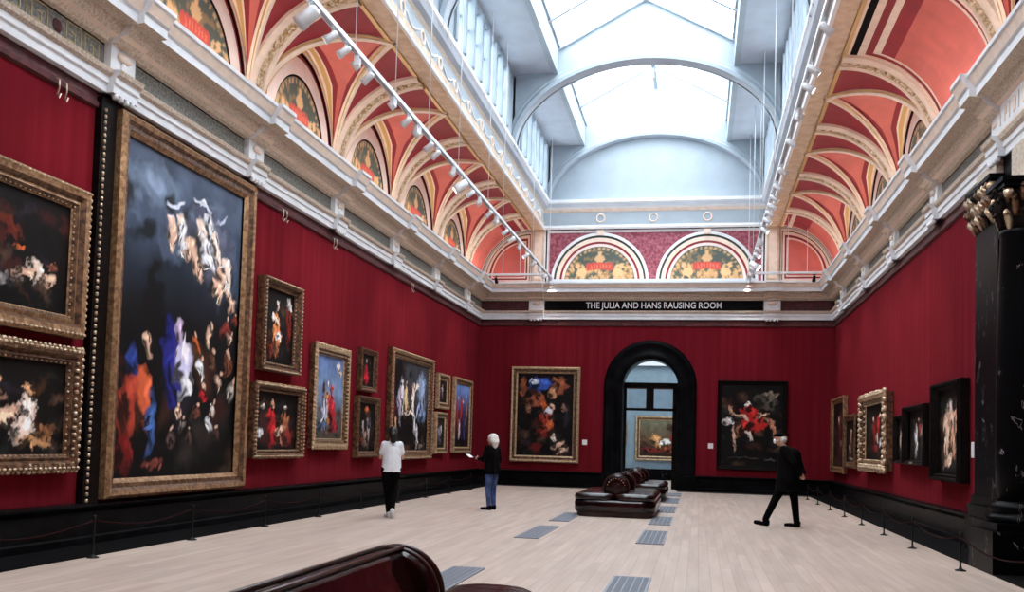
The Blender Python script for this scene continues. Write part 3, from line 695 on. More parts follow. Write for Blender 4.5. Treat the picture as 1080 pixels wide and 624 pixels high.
def painting(wall, a, c, z0, z1, fw, fm, kind, beads, bg, strokes, label, seed, depth=.13, lean=0, carve=None, plaque=False, tex=.5):
    wdt = abs(c-a); hgt = z1-z0; mid = (a+c)/2; off = .015
    if wall == 'L': loc = (-A+off, mid, z0); rz = PI/2
    elif wall == 'R': loc = (A-off, mid, z0); rz = -PI/2
    elif wall == 'N': loc = (mid, 43.0-off, z0); rz = 0
    else: loc = (mid, D-off, z0); rz = 0
    t = thing('framed_painting', label, 'painting', loc, rz)
    if lean: t.rotation_euler = (lean, 0, rz)
    link('frame', frame_mesh(wdt, hgt, fw, depth, fm, kind, beads, carve=carve), t)
    vs, F, C = painting_colors(wdt-2*fw+.02, hgt-2*fw+.02, bg, strokes, seed, tex)
    link('canvas', color_mesh('canvas', vs, F, C), t, loc=(0, -.04, fw-.01))
    b = MB(); b.box(-wdt/2+.01, wdt/2-.01, -.035, 0, .01, hgt-.01, 'frame_black'); b.build('backboard', t)
    if plaque: b = MB(); b.box(-.14, .14, -depth-.012, -depth+.005, fw*.3, fw*.7, 'bead'); b.build('name_plate', t)
    return t
K = (10, 8, 8); DB = [(0, (8, 6, 6)), (1, (14, 10, 10))]
flesh = (222, 180, 156); pale = (236, 214, 200); red = (150, 28, 30); blue = (40, 52, 130); white = (226, 226, 234); orange = (176, 84, 40)
# left wall
painting('L', 7.55, 10.62, 2.60, 4.47, .27, 'gold', 'ornate', (.08, .022), DB,
  [(.35, .62, .16, .14, .2, (110, 42, 24)), (.58, .66, .12, .09, -.3, (96, 36, 22)), (.66, .5, .05, .04, 0, orange), (.47, .5, .12, .10, .4, (70, 24, 18)), (.20, .5, .10, .2, 0, (60, 20, 16)),
   (.78, .34, .07, .10, -.5, pale), (.86, .28, .05, .06, .4, flesh), (.70, .30, .09, .04, .3, flesh), (.88, .42, .03, .04, 0, (120, 70, 50)), (.5, .2, .18, .05, .1, (120, 118, 120))],
  'wide dark gilt-framed painting, upper of the two at the left edge', 1, depth=.17)
painting('L', 7.58, 10.62, .96, 2.46, .20, 'gold_dark', 'ornate', (.085, .026), DB,
  [(.55, .72, .05, .08, .2, (206, 160, 130)), (.50, .55, .12, .12, .3, (150, 110, 90)), (.60, .38, .16, .08, .4, flesh), (.76, .68, .035, .07, 0, (200, 150, 110)), (.75, .50, .06, .14, .1, pale), (.73, .27, .07, .13, .2, pale),
   (.82, .14, .12, .06, -.2, (190, 140, 96)), (.88, .24, .08, .1, .3, (120, 80, 50)), (.30, .4, .14, .3, 0, (80, 34, 26)), (.2, .7, .06, .08, 0, flesh)],
  'ornate beaded gilt-framed figure painting, lower of the two at the left edge', 2, depth=.16, carve=(.085, 'bead'))
big = [(.15, .86, .3, .10, .2, (96, 110, 132)), (.30, .76, .3, .07, -.2, (70, 82, 104)), (.85, .72, .22, .18, .3, (60, 72, 92)), (.60, .84, .26, .06, .5, (104, 118, 142)), (.70, .78, .26, .13, -.2, (74, 78, 96)),
  (.35, .80, .03, .012, 0, white)]
for (u, v, c) in ((.36, .775, flesh), (.44, .80, pale), (.50, .745, flesh), (.56, .74, flesh), (.62, .80, pale), (.68, .84, white), (.74, .79, pale), (.60, .70, flesh), (.80, .70, flesh), (.86, .68, pale), (.78, .64, flesh), (.90, .62, flesh), (.84, .74, pale), (.66, .76, white), (.46, .77, white)):
    big += [(u, v, .055, .036, (u*17) % 3, c, .5), (u+.03, v-.03, .028, .042, (u*9) % 2-1, c, .5), (u-.03, v+.022, .018, .012, 0, c, .5)]
big += [(.40, .86, .10, .012, .3, (200, 206, 224)), (.62, .90, .09, .014, -.2, (214, 220, 236)), (.80, .88, .06, .012, .6, (180, 188, 210))]
big += [(.24, .38, .14, .32, 0, (8, 6, 8))]
big += [(.42, .36, .09, .15, .1, (34, 36, 120)), (.45, .40, .035, .03, 0, pale, .5), (.52, .36, .07, .09, .5, (200, 196, 230)), (.55, .30, .07, .035, .2, white), (.47, .46, .05, .04, 0, (190, 170, 200))]
big += [(.10, .20, .08, .13, -.2, (168, 62, 44)), (.20, .22, .06, .12, .2, (210, 96, 60)), (.26, .17, .05, .10, 0, (60, 90, 150)), (.12, .34, .05, .07, 0, (40, 60, 130)), (.24, .40, .035, .03, 0, flesh), (.08, .08, .07, .07, .2, (110, 24, 22)), (.30, .05, .08, .02, 0, (120, 60, 50))]
for (u, v, c) in ((.62, .42, orange), (.68, .36, white), (.70, .28, red), (.78, .40, (90, 60, 44)), (.84, .34, flesh), (.80, .24, pale), (.90, .38, (120, 70, 50)), (.92, .46, flesh), (.88, .50, (110, 40, 34)), (.74, .47, flesh), (.66, .20, (90, 50, 40)), (.54, .16, (120, 110, 104)), (.60, .10, (80, 60, 50)), (.82, .14, (70, 50, 46)), (.96, .54, (120, 50, 40)), (.94, .30, (170, 160, 150)), (.76, .18, white), (.50, .22, flesh), (.44, .12, (80, 60, 60))):
    big += [(u, v, .035, .032, (u*11) % 2, c, .5), (u+.01, v+.035, .014, .012, 0, flesh, .5)]
painting('L', 11.16, 15.03, .57, 5.74, .26, 'gold', 'plain', None, [(0, (6, 5, 6)), (.5, (10, 9, 12)), (.62, (26, 32, 44)), (.8, (60, 72, 92)), (1, (84, 96, 118))], big,
  'huge gilt-framed crowd scene under a cloudy night sky, tallest painting in the room', 3, depth=.20, tex=.7)
painting('L', 15.56, 17.16, 2.63, 4.32, .17, 'gold_dark', 'ornate', (.07, .022), DB,
  fig(.47, .12, .75, (196, 120, 70), pale, .1, arm=-1)+[(.50, .38, .10, .07, .3, white), (.42, .60, .13, .06, -.4, pale), (.85, .55, .10, .25, 0, (120, 30, 26)), (.85, .85, .09, .10, 0, (190, 184, 180)), (.28, .2, .12, .12, 0, (120, 44, 30))],
  'square beaded painting of a seated orange-robed woman, right of the huge crowd scene', 4, depth=.18)
painting('L', 15.36, 17.46, 1.07, 2.40, .14, 'gold_dark', 'ornate', (.07, .022), DB,
  fig(.42, .05, .82, (170, 30, 34), (200, 150, 120))+fig(.22, .1, .7, (60, 30, 30), pale)+fig(.72, .1, .72, (150, 90, 60), pale)+[(.60, .35, .14, .08, .2, flesh), (.80, .25, .12, .2, 0, (120, 40, 36)), (.14, .3, .08, .1, 0, white)],
  'beaded painting of three half-length figures with one in bright red, under the seated woman', 5, depth=.18, carve=(.07, 'gold'))
painting('L', 17.98, 19.92, 1.24, 3.37, .20, 'gold_pale', 'ornate', None, [(0, (70, 62, 52)), (.3, (84, 90, 96)), (.55, (120, 142, 176)), (1, (96, 120, 170))],
  fig(.45, .1, .62, (196, 120, 40), pale, 0)+[(.62, .35, .15, .25, .2, (176, 40, 50)), (.36, .30, .12, .22, -.2, (190, 190, 210)), (.34, .58, .06, .10, 0, (60, 40, 34)), (.80, .88, .09, .05, .4, pale), (.88, .82, .05, .04, 0, flesh), (.30, .16, .2, .05, 0, (70, 90, 120)), (.70, .14, .2, .07, .2, (140, 30, 40)), (.6, .62, .12, .04, -.3, (190, 60, 50))],
  'pale gilt painting of draped figures before an open blue sky', 6, depth=.15, carve=(.085, 'gold_pale'))
painting('L', 20.68, 21.74, 2.57, 3.56, .12, 'gold_dark', 'plain', None, DB, fig(.5, .06, .8, (170, 26, 36), pale)+[(.5, .25, .22, .2, 0, (190, 36, 48))],
  'small dark-framed portrait of a red-robed sitter hung above a dark group picture', 7, depth=.14)
painting('L', 20.55, 22.02, 1.02, 2.45, .15, 'gold_dark', 'plain', None, DB, [(.35, .5, .06, .16, .2, (190, 180, 176)), (.45, .3, .07, .14, -.3, (160, 130, 110)), (.6, .62, .07, .14, 0, (120, 100, 100)), (.65, .35, .06, .15, .3, (170, 150, 150)), (.30, .22, .08, .08, 0, (120, 40, 36)), (.52, .85, .1, .08, 0, (196, 96, 50)), (.75, .6, .04, .14, .2, (90, 90, 110)), (.5, .14, .2, .05, 0, (110, 90, 80))],
  'dark group picture with a small orange glow at top, under the red-robed portrait', 8, depth=.15)
painting('L', 22.85, 26.62, .94, 3.80, .24, 'gold', 'ornate', (.09, .024), [(0, (10, 8, 8)), (.4, (14, 12, 12)), (.6, (60, 64, 74)), (1, (60, 60, 64))],
  [(.82, .62, .14, .30, 0, (140, 156, 186)), (.86, .40, .12, .10, 0, (96, 110, 140)), (.2, .75, .18, .3, 0, (12, 10, 10)), (.30, .60, .06, .22, .1, (220, 214, 224)), (.38, .52, .07, .24, -.15, (216, 182, 130)), (.22, .5, .05, .22, .1, (160, 150, 170)), (.55, .66, .06, .12, 0, (150, 40, 44)), (.58, .60, .05, .2, -.2, pale), (.68, .72, .10, .03, .5, pale), (.62, .34, .04, .18, .1, white), (.70, .18, .035, .16, 0, white), (.44, .26, .20, .20, 0, (12, 8, 10)), (.08, .5, .04, .35, 0, (120, 26, 26)), (.5, .42, .14, .03, .1, pale), (.80, .06, .12, .04, 0, (130, 110, 96)), (.14, .30, .03, .1, 0, (190, 150, 110)), (.50, .86, .06, .04, 0, (20, 16, 16))],
  'large gilt painting of pale draped figures, behind the person in white shirt', 9, depth=.17, tex=.6)
painting('L', 27.35, 28.62, 2.44, 3.50, .20, 'gold_pale', 'plain', None, DB, fig(.5, .1, .75, (110, 90, 110), pale)+[(.45, .6, .14, .12, 0, (190, 180, 190))],
  'small pale gilt portrait, upper of the pair left of the blue-sky panel', 10, depth=.13)
painting('L', 27.22, 28.46, 1.08, 2.33, .18, 'gold_pale', 'plain', None, DB, [(.4, .5, .10, .25, .2, (150, 150, 170)), (.6, .6, .10, .2, -.1, (190, 186, 196)), (.5, .25, .18, .12, 0, (90, 90, 120)), (.3, .75, .06, .08, 0, (120, 60, 50))],
  'small pale gilt picture, lower of the pair left of the blue-sky panel', 11, depth=.13)
painting('L', 29.3, 31.66, 1.09, 3.53, .20, 'gold_pale', 'plain', None, [(0, (16, 12, 14)), (.5, (60, 40, 50)), (.75, (90, 110, 170)), (1, (110, 140, 196))],
  [(.2, .45, .08, .3, .1, (150, 44, 50)), (.42, .5, .08, .34, -.1, (170, 40, 46)), (.35, .25, .07, .22, .1, (214, 206, 210)), (.65, .3, .10, .3, .1, (50, 60, 120)), (.80, .55, .08, .25, -.1, (160, 120, 100)), (.55, .72, .06, .05, 0, flesh), (.25, .78, .05, .05, 0, flesh), (.78, .82, .04, .04, 0, flesh), (.5, .08, .4, .06, 0, (14, 12, 16))],
  'tall pale gilt figure painting with blue sky, last on the left wall', 12, depth=.13)
# end wall
painting('E', -4.86, -2.42, .82, 4.17, .23, 'gold_pale', 'plain', None, DB,
  [(.42, .87, .26, .09, .1, (60, 90, 176)), (.30, .90, .10, .03, 0, (190, 200, 226)), (.75, .84, .17, .12, -.3, (150, 84, 56)), (.10, .82, .08, .12, 0, (120, 66, 44)), (.62, .76, .10, .06, .4, (196, 140, 104)), (.32, .66, .18, .09, .3, (156, 84, 60)), (.45, .60, .08, .05, 0, orange), (.55, .54, .09, .05, .3, white), (.62, .60, .05, .05, 0, flesh), (.48, .44, .14, .09, 0, (150, 50, 36)), (.58, .38, .08, .08, .3, (196, 96, 56)), (.45, .28, .14, .07, 0, (110, 34, 28)), (.36, .12, .12, .06, 0, (90, 24, 22)), (.76, .14, .13, .03, .5, flesh), (.84, .08, .10, .03, .2, flesh), (.70, .22, .05, .05, .4, pale), (.2, .55, .06, .06, 0, (130, 90, 70)), (.84, .58, .07, .06, .3, (120, 90, 80)), (.88, .44, .05, .10, 0, (36, 34, 44))],
  'tall pale gilt painting of tumbling warm figures under blue, left of the black arch', 13, depth=.16, tex=.6)
painting('E', 2.28, 4.57, .78, 3.79, .14, 'frame_black', 'plain', None, DB,
  [(.72, .80, .22, .10, .1, (84, 76, 68)), (.80, .88, .16, .05, 0, (110, 100, 86)), (.42, .74, .06, .05, 0, pale), (.44, .64, .16, .10, 0, (176, 34, 34)), (.55, .52, .24, .10, .1, (186, 42, 38)), (.34, .60, .16, .03, -.5, flesh), (.66, .62, .10, .03, .5, flesh), (.12, .55, .09, .05, 0, (214, 206, 206)), (.16, .70, .03, .08, .3, (190, 150, 120)), (.22, .34, .03, .18, .1, flesh), (.28, .44, .05, .1, 0, (150, 100, 70)), (.46, .38, .03, .08, .5, pale), (.80, .56, .12, .03, -.3, (150, 110, 90)), (.86, .44, .05, .12, .2, (196, 130, 100)), (.40, .10, .30, .008, 0, (70, 66, 66)), (.80, .08, .1, .008, 0, (90, 84, 80))],
  'black-framed painting with a bright red-draped figure, right of the black arch', 14, depth=.12)
# right wall
painting('R', 32.75, 30.0, .82, 3.20, .20, 'gold', 'plain', None, DB, [(.5, .5, .12, .35, 0, (96, 30, 30)), (.45, .75, .06, .06, 0, flesh), (.62, .35, .1, .1, 0, (120, 90, 80))],
  'narrow-looking tall gilt painting, last on the right wall in the far corner', 15, depth=.14)
painting('R', 29.95, 27.75, 1.02, 2.56, .18, 'gold_dark', 'plain', None, DB, [(.4, .5, .10, .3, .1, (130, 86, 66)), (.42, .75, .06, .07, 0, flesh), (.3, .3, .1, .12, 0, (150, 130, 120)), (.4, .08, .3, .03, 0, (150, 140, 120))],
  'dark gilt painting of a standing figure, second from the far right corner', 16, depth=.16, plaque=True)
painting('R', 27.65, 26.75, 1.37, 2.44, .10, 'frame_black', 'plain', None, DB, [(.45, .4, .15, .25, .2, (190, 170, 160)), (.5, .72, .12, .08, 0, pale), (.6, .2, .15, .06, 0, (150, 140, 130))],
  'very small black-framed picture of a pale figure left of the ornate gilt frame', 17, depth=.13)
painting('R', 26.62, 23.22, 1.06, 2.92, .24, 'gold_pale', 'ornate', (.13, .05), DB, [(.35, .5, .10, .28, 0, (120, 24, 28)), (.52, .6, .10, .2, .1, (150, 34, 36)), (.5, .40, .06, .10, 0, flesh), (.62, .3, .06, .08, 0, white), (.40, .22, .16, .06, 0, (120, 30, 34)), (.75, .5, .1, .25, 0, (60, 20, 24)), (.3, .75, .04, .05, 0, flesh), (.6, .78, .04, .05, 0, flesh)],
  'broad carved pale gilt frame round dark red figures, brightest frame on right wall', 18, depth=.22, carve=(.19, 'bead'))
painting('R', 22.46, 21.36, 1.26, 2.30, .07, 'frame_black', 'plain', None, DB, [(.35, .45, .18, .26, .2, (200, 170, 160)), (.45, .72, .08, .08, 0, flesh), (.5, .2, .12, .05, 0, (110, 44, 34))],
  'small black-framed nude study between the carved gilt frame and lamp-lit dark one', 19, depth=.15)
painting('R', 21.30, 19.36, 1.24, 2.45, .10, 'frame_black', 'plain', None, DB, [(.32, .4, .09, .32, .1, (196, 190, 190)), (.5, .6, .10, .15, 0, (130, 44, 40)), (.64, .5, .09, .25, .2, (150, 130, 120)), (.80, .35, .08, .08, .4, (110, 80, 70)), (.45, .82, .04, .05, 0, flesh)],
  'dark-framed group of thin pale figures with light plate below, near the right portrait', 20, depth=.20, plaque=True)
painting('R', 18.82, 16.90, 1.0, 2.76, .13, 'frame_black', 'ornate', None, DB, [(.42, .80, .13, .10, 0, pale, .5), (.46, .60, .24, .15, 0, flesh), (.28, .56, .14, .17, .15, flesh), (.30, .36, .11, .22, -.2, flesh), (.56, .34, .12, .20, .2, (200, 150, 120)), (.36, .16, .22, .06, .3, flesh), (.66, .62, .12, .16, -.2, (216, 166, 136))],
  'black-framed painting of a bare pale figure, nearest to the marble pilaster', 21, depth=.20)
# next gallery pictures
painting('N', -1.10, 1.35, .86, 2.85, .20, 'gold_pale', 'plain', None, [(0, (40, 22, 18)), (.5, (90, 70, 50)), (1, (110, 110, 90))], [(.35, .45, .12, .18, .2, (190, 140, 90)), (.55, .40, .14, .09, .2, (226, 220, 214)), (.70, .50, .08, .14, 0, (130, 44, 36)), (.30, .18, .25, .08, 0, (110, 34, 26)), (.70, .2, .2, .1, 0, (130, 60, 40)), (.75, .8, .2, .15, 0, (60, 30, 30))],
  'gilt-framed landscape with reclining figures seen through the arch in next gallery', 22, depth=.12)
painting('N', -2.35, -1.50, 1.5, 2.55, .12, 'gold', 'plain', None, DB, [(.5, .5, .2, .3, 0, (110, 60, 40))],
  'small gilt picture at left inside the arch, on the blue-grey wall', 23, depth=.10)

# picture labels
for (wl, c, z, lb, wd_, hg_) in (('L', 10.80, 1.58, 'white wall label right of the lower left-edge painting', .15, .30), ('L', 15.18, 1.55, 'small white wall label between the huge crowd scene and the three-figure picture', .07, .20),
    ('E', -2.22, 1.56, 'white wall label right of the pale gilt painting on the end wall', .17, .18), ('E', 2.08, 1.56, 'white wall label left of the black-framed painting on the end wall', .17, .18),
    ('R', 22.95, 1.55, 'white wall label beside the carved pale gilt frame', .16, .26), ('R', 19.1, 1.52, 'white wall label between the thin-figure group and the bare figure', .20, .26), ('R', 16.75, 1.56, 'white wall label beside the black marble pilaster', .14, .26)):
    loc, rz = {'L': ((-A, c, z-hg_/2), PI/2), 'R': ((A, c, z-hg_/2), -PI/2), 'E': ((c, D, z-hg_/2), 0)}[wl]
    b = MB(); b.box(-wd_/2, wd_/2, -.012, 0, 0, hg_, 'placard'); o = b.build('wall_label', loc=loc); o.rotation_euler = (0, 0, rz); tag(o, lb, 'label', 'white labels beside the pictures')
# hooks on the rail
for i, (s, y, lb) in enumerate(((-1, 10.05, 'pair of small metal picture hooks on the rail above the upper left-edge painting'), (-1, 16.4, 'pair of metal picture hooks on the rail above the seated orange-robed woman'), (-1, 18.9, 'pair of metal picture hooks on the rail above the open blue sky painting'), (-1, 24.5, 'pair of metal picture hooks on the rail above the large draped-figure painting'))):
    b = MB()
    for dy in (-.07, .07): b.tube([(0, dy, 0), (.04, dy, -.02), (.045, dy, -.12), (.02, dy, -.20), (.05, dy, -.24), (.07, dy, -.19)], .010, 'hook', 6)
    tag(b.build('picture_hook', loc=(-A+.05, y, 5.70)), lb, 'hook', 'picture hooks on the rail')

# ------------------------------------------------------------------ track lighting
LX, RX, TZ = -3.45, 3.2, 7.18
def track(x0, y0, x1, y1, name, label, cables, z=TZ):
    t = thing('lighting_track', label, 'lighting track', (0, 0, 0), group='suspended lighting tracks')
    b = MB(); hw = .045
    if abs(x1-x0) < .01: b.box(x0-hw, x0+hw, y0, y1, z, z+.07, 'spot_white'); b.box(x0-.015, x0+.015, y0, y1, z-.012, z, 'soffit')
    else: b.box(x0, x1, y0-hw, y0+hw, z, z+.07, 'spot_white')
    b.build('rail', t)
    for (cx, cy, zt) in cables:
        b = MB(); b.tube([(cx, cy, z+.07), (cx, cy, zt)], .009, 'spot_white', 6); b.build('suspension_cable', t)
    return t
track(LX, 4.0, LX, 32.45, 'l', 'long white lighting track hung along the left side', [(LX, y, 12.0) for y in (5.2, 8.0, 10.6, 13.1, 15.0, 17.0, 19.3, 22.2, 24.0, 28.5, 31.8)])
track(RX, 4.0, RX, 32.45, 'r', 'long white lighting track hung along the right side', [(RX, y, 12.0) for y in (5.2, 9, 13, 17.5, 21.5, 25.35, 26.4, 29.5, 32.2)])
track(-5.56, 31.5, LX-.05, 31.5, 'a', 'short white cross track in the far left corner above the cornice', [(-5.0, 31.5, Z0+1.5), (-4.4, 31.5, ZC-.02)], TZ-.02)
track(RX+.05, 31.5, 5.56, 31.5, 'b', 'short white cross track in the far right corner above the cornice', [(5.0, 31.5, Z0+1.5), (4.4, 31.5, ZC-.02)], TZ-.02)
def spot_proto(kind, body):
    """track spotlight; origin at the rail underside, beam along local +X tilted down"""
    root = bpy.data.objects.new('track_spotlight', None); root.empty_display_size = .05
    Mt = Matrix.Rotation(math.radians(125), 4, 'Y'); Mt.translation = Vector((.02, 0, -.27 if kind == 'big' else -.18))
    b = MB(); b.box(-.025, .025, -.07, .07, -.035, -.013, body); b.tube([(0, 0, -.03), (0, 0, -.16)], .014, body, 8); br = b.mesh('mount')
    b = MB()
    if kind == 'can': b.lathe([(.035, -.13), (.058, -.11), (.062, .02), (.072, .06), (.074, .12), (.066, .12), (.062, .10)], body, 16, M4=Mt)
    elif kind == 'big': b.lathe([(.06, -.2), (.10, -.17), (.11, .05), (.125, .10), (.125, .19), (.115, .19), (.11, .17)], body, 18, M4=Mt)
    else:
        b.lathe([(.03, -.07), (.065, -.05), (.085, .0), (.095, .06), (.088, .06)], body, 16, M4=Mt); b.box(-.05, .05, -.09, -.06, -.20, -.03, body); b.box(-.05, .05, .06, .09, -.20, -.03, body)
    hd = b.mesh('lamp_head')
    b = MB(); zz, rr = {'can': (.10, .060), 'big': (.17, .108), 'yoke': (.055, .082)}[kind]
    b.lathe([(rr, zz-.006), (rr, zz)], 'lens', 16, M4=Mt); ln = b.mesh('lens')
    return br, hd, ln
SP = {k: spot_proto(k, 'spot_white') for k in ('can', 'big', 'yoke')}; SPB = spot_proto('can', 'metal_black')
def spot(x, y, aim, kind, label, group, light=0, meshes=None, z=TZ, tilt=0):
    br, hd, ln = meshes or SP[kind]
    t = thing('track_spotlight', label, 'spotlight', (x, y, z), aim, group)
    link('mount', br, t); h = link('lamp_head', hd, t); t.scale = (.85, .85, .85); link('lens', ln, h)
    if light:
        l = bpy.data.lights.new('spot_beam', 'SPOT'); l.energy = light; l.spot_size = math.radians(62); l.spot_blend = .7; l.shadow_soft_size = .08; l.color = (1, .93, .84)
        lo = bpy.data.objects.new('spot_beam', l); COL.objects.link(lo); lo.parent = t; lo.location = (.22, 0, -.26); lo.rotation_euler = (0, -math.radians(33+tilt), 0)
    return t
LY = [5.2, 6.4, 7.6, 8.8, 10.0, 11.4, 12.2, 12.7, 13.2, 13.7, 14.9, 15.7, 16.3, 17.1, 17.6, 18.9, 19.6, 20.5, 21.3, 22.4, 23.2, 24.4, 25.3, 26.4, 27.5, 28.8, 29.9, 31.0]
kinds = ['can', 'yoke', 'can', 'can', 'can', 'big', 'can', 'can', 'yoke', 'can', 'yoke', 'can', 'yoke', 'can', 'can', 'yoke', 'big', 'can', 'yoke', 'can', 'yoke', 'can', 'can', 'yoke', 'can', 'can', 'yoke', 'can']
rs = random.Random(4)
for i, y in enumerate(LY):
    spot(LX, y, PI+rs.uniform(-.35, .35), kinds[i], 'white %sspotlight on the left track, %s from its near end' % ('large ' if kinds[i] == 'big' else '', ORD[i]), 'spotlights on the left track', 130 if i % 3 == 1 else 0)
RY = [5.6, 7.2, 8.6, 10.2, 11.6, 12.8, 14.2, 14.9, 16.2, 17.6, 19.4, 20.6, 21.5, 22.2, 22.9, 23.6, 24.6, 26.2, 27.0, 27.8, 28.9, 30.0, 31.0]
for i, y in enumerate(RY):
    spot(RX, y, rs.uniform(-.35, .35), kinds[(i*5) % 28], 'white %sspotlight on the right track, %s from its near end' % ('large ' if kinds[(i*5) % 28] == 'big' else '', ORD[i]), 'spotlights on the right track', 150 if i % 3 == 1 else 0)
for x in (-1, 1):
    spot(x*5.22, 31.5, PI/2*1.0, 'can', 'black spotlight hanging from the short cross track in the far %s corner' % ('left' if x < 0 else 'right'), None, 0, SPB, TZ-.02)
for x in (-3.0, 3.0):
    spot(x*1.0+(-.45 if x < 0 else .2), 32.2, PI/2, 'yoke', 'white spotlight at the far end of the %s track, aimed at the end wall' % ('left' if x < 0 else 'right'), None, 50, tilt=-14)

# ------------------------------------------------------------------ unseen strip uplights added on the cornice to warm the vaults
hb = MB(); hb.box(-.07, .07, -1.5, 1.5, 0, .05, 'spot_white'); hb.box(-.07, -.06, -1.5, 1.5, .05, .08, 'spot_white'); hb.box(.06, .07, -1.5, 1.5, .05, .08, 'spot_white'); hme = hb.mesh('housing')
for s in (-1, 1):
    ys = [(PIL[k]+PIL[k+1])/2 for k in range(8)]+[31.5]
    for i, y in enumerate(sorted(ys, reverse=True)):
        t = thing('uplight', 'added white strip uplight lying on the %s cornice, %s from the end wall' % (vis_[s], ORD[i]), 'lamp', (s*(A-.40), y, 7.12), 0, 'added uplights on the %s cornice' % vis_[s])
        h_ = link('housing', hme, t)
        if y > 30: h_.scale = (1, .6, 1)
        l = bpy.data.lights.new('added_uplight_glow', 'AREA'); l.shape = 'RECTANGLE'; l.size = .09; l.size_y = 2.9 if y < 30 else 1.7; l.energy = UPW*(1 if y < 30 else .6); l.color = (1, .87, .74)
        lo = bpy.data.objects.new('added_uplight_glow', l); COL.objects.link(lo); lo.parent = t; lo.location = (0, 0, .06); lo.rotation_euler = (PI, s*.15, 0)
t = thing('uplight', 'added white strip uplight lying on the end wall cornice over the black arch', 'lamp', (0, D-.42, 7.125), PI/2); h_ = link('housing', hme, t); h_.scale = (1, 2.3, 1)
l = bpy.data.lights.new('added_uplight_glow', 'AREA'); l.shape = 'RECTANGLE'; l.size = .09; l.size_y = 6.8; l.energy = UPW*1.3; l.color = (1, .86, .74)
lo = bpy.data.objects.new('added_uplight_glow', l); COL.objects.link(lo); lo.parent = t; lo.location = (0, 0, .06); lo.rotation_euler = (PI, 0, 0)

# ------------------------------------------------------------------ low rope barriers
def post_mesh():
    b = MB(); b.lathe([(.07, 0), (.07, .010), (.025, .025), (.014, .05), (.012, .44), (.02, .45), (.022, .48), (.0, .49)], 'metal_black', 14); return b.mesh('barrier_post')
pm_ = post_mesh()
PL = [1.2, 3.4, 5.6, 7.7, 9.87, 12.05, 14.3, 16.5, 18.75, 21.2, 23.5, 25.8, 28.4, 31.0]; PR = [2.5, 5.0, 7.5, 10.3, 13.0, 15.75, 18.05, 20.4, 22.7, 25.1, 27.6, 30.1]
vis = {-1: 'left', 1: 'right'}
for s, ys in ((-1, PL), (1, PR)):
    X = s*5.15 if s < 0 else 4.95
    for i, y in enumerate(ys):
        tag(link('barrier_post', pm_, loc=(X, y, 0)), 'low black barrier post along the %s wall, %s from the end wall' % (vis[s], ORD[len(ys)-1-i]), 'barrier post', 'low barrier posts along the %s wall' % vis[s])
        if i+1 < len(ys):
            b = MB(); L_ = ys[i+1]-y
            b.tube([(X, y+.03+(L_-.06)*t/12, .42-.10*math.sin(PI*t/12)) for t in range(13)], .010, 'rope', 6)
            tag(b.build('barrier_rope'), 'dark barrier rope along the %s wall, %s span from the end wall' % (vis[s], ORD[len(ys)-2-i]), 'rope', 'low barrier ropes along the %s wall' % vis[s])

# ------------------------------------------------------------------ floor grilles
def grille(x0, x1, y0, y1, label):
    t = thing('floor_grille', label, 'floor grille', ((x0+x1)/2, (y0+y1)/2, 0), group='iron grilles let into the floor'); w_, l_ = (x1-x0)/2, (y1-y0)/2
    b = MB(); b.box(-w_, w_, -l_, l_, .001, .005, 'black'); b.build('recess', t)
    b = MB(); b.box(-w_, w_, -l_, -l_+.03, .005, .014, 'grille'); b.box(-w_, w_, l_-.03, l_, .005, .014, 'grille'); b.box(-w_, -w_+.025, -l_, l_, .005, .014, 'grille'); b.box(w_-.025, w_, -l_, l_, .005, .014, 'grille')
    n = int(l_*2/.05)
    for k in range(n): y = -l_+.03+(2*l_-.06)*(k+.5)/n; b.box(-w_+.02, w_-.02, y-.012, y+.012, .006, .013, 'grille')
    for k in range(1, 5): x = -w_+2*w_*k/5; b.box(x-.006, x+.006, -l_, l_, .006, .0145, 'grille')
    b.build('grate', t)
GM = bpy.data.materials['iron_floor_grille'].node_tree.nodes['Principled BSDF']; GM.inputs['Base Color'].default_value = (.30, .33, .38, 1)
for i, (y0, y1, d_) in enumerate(((8.7, 10.7, 'right of the near bench'), (14.45, 16.7, 'second in the right row'), (18.1, 20.15, 'third in the right row beside the middle bench'), (21.6, 23.9, 'fourth in the right row'), (25.4, 27.7, 'fifth in the right row'), (29.0, 31.0, 'sixth in the right row, just before the arch'))):
    grille(.76, 1.18, y0, y1, 'striped iron floor grille, '+d_)
for (y0, y1, d_) in ((8.7, 10.75, 'just behind the near bench'), (14.45, 16.75, 'second in the left row'), (17.95, 20.25, 'left row, beside the middle bench')):
    grille(-1.10, -.72, y0, y1, 'grey iron floor grille, '+d_)

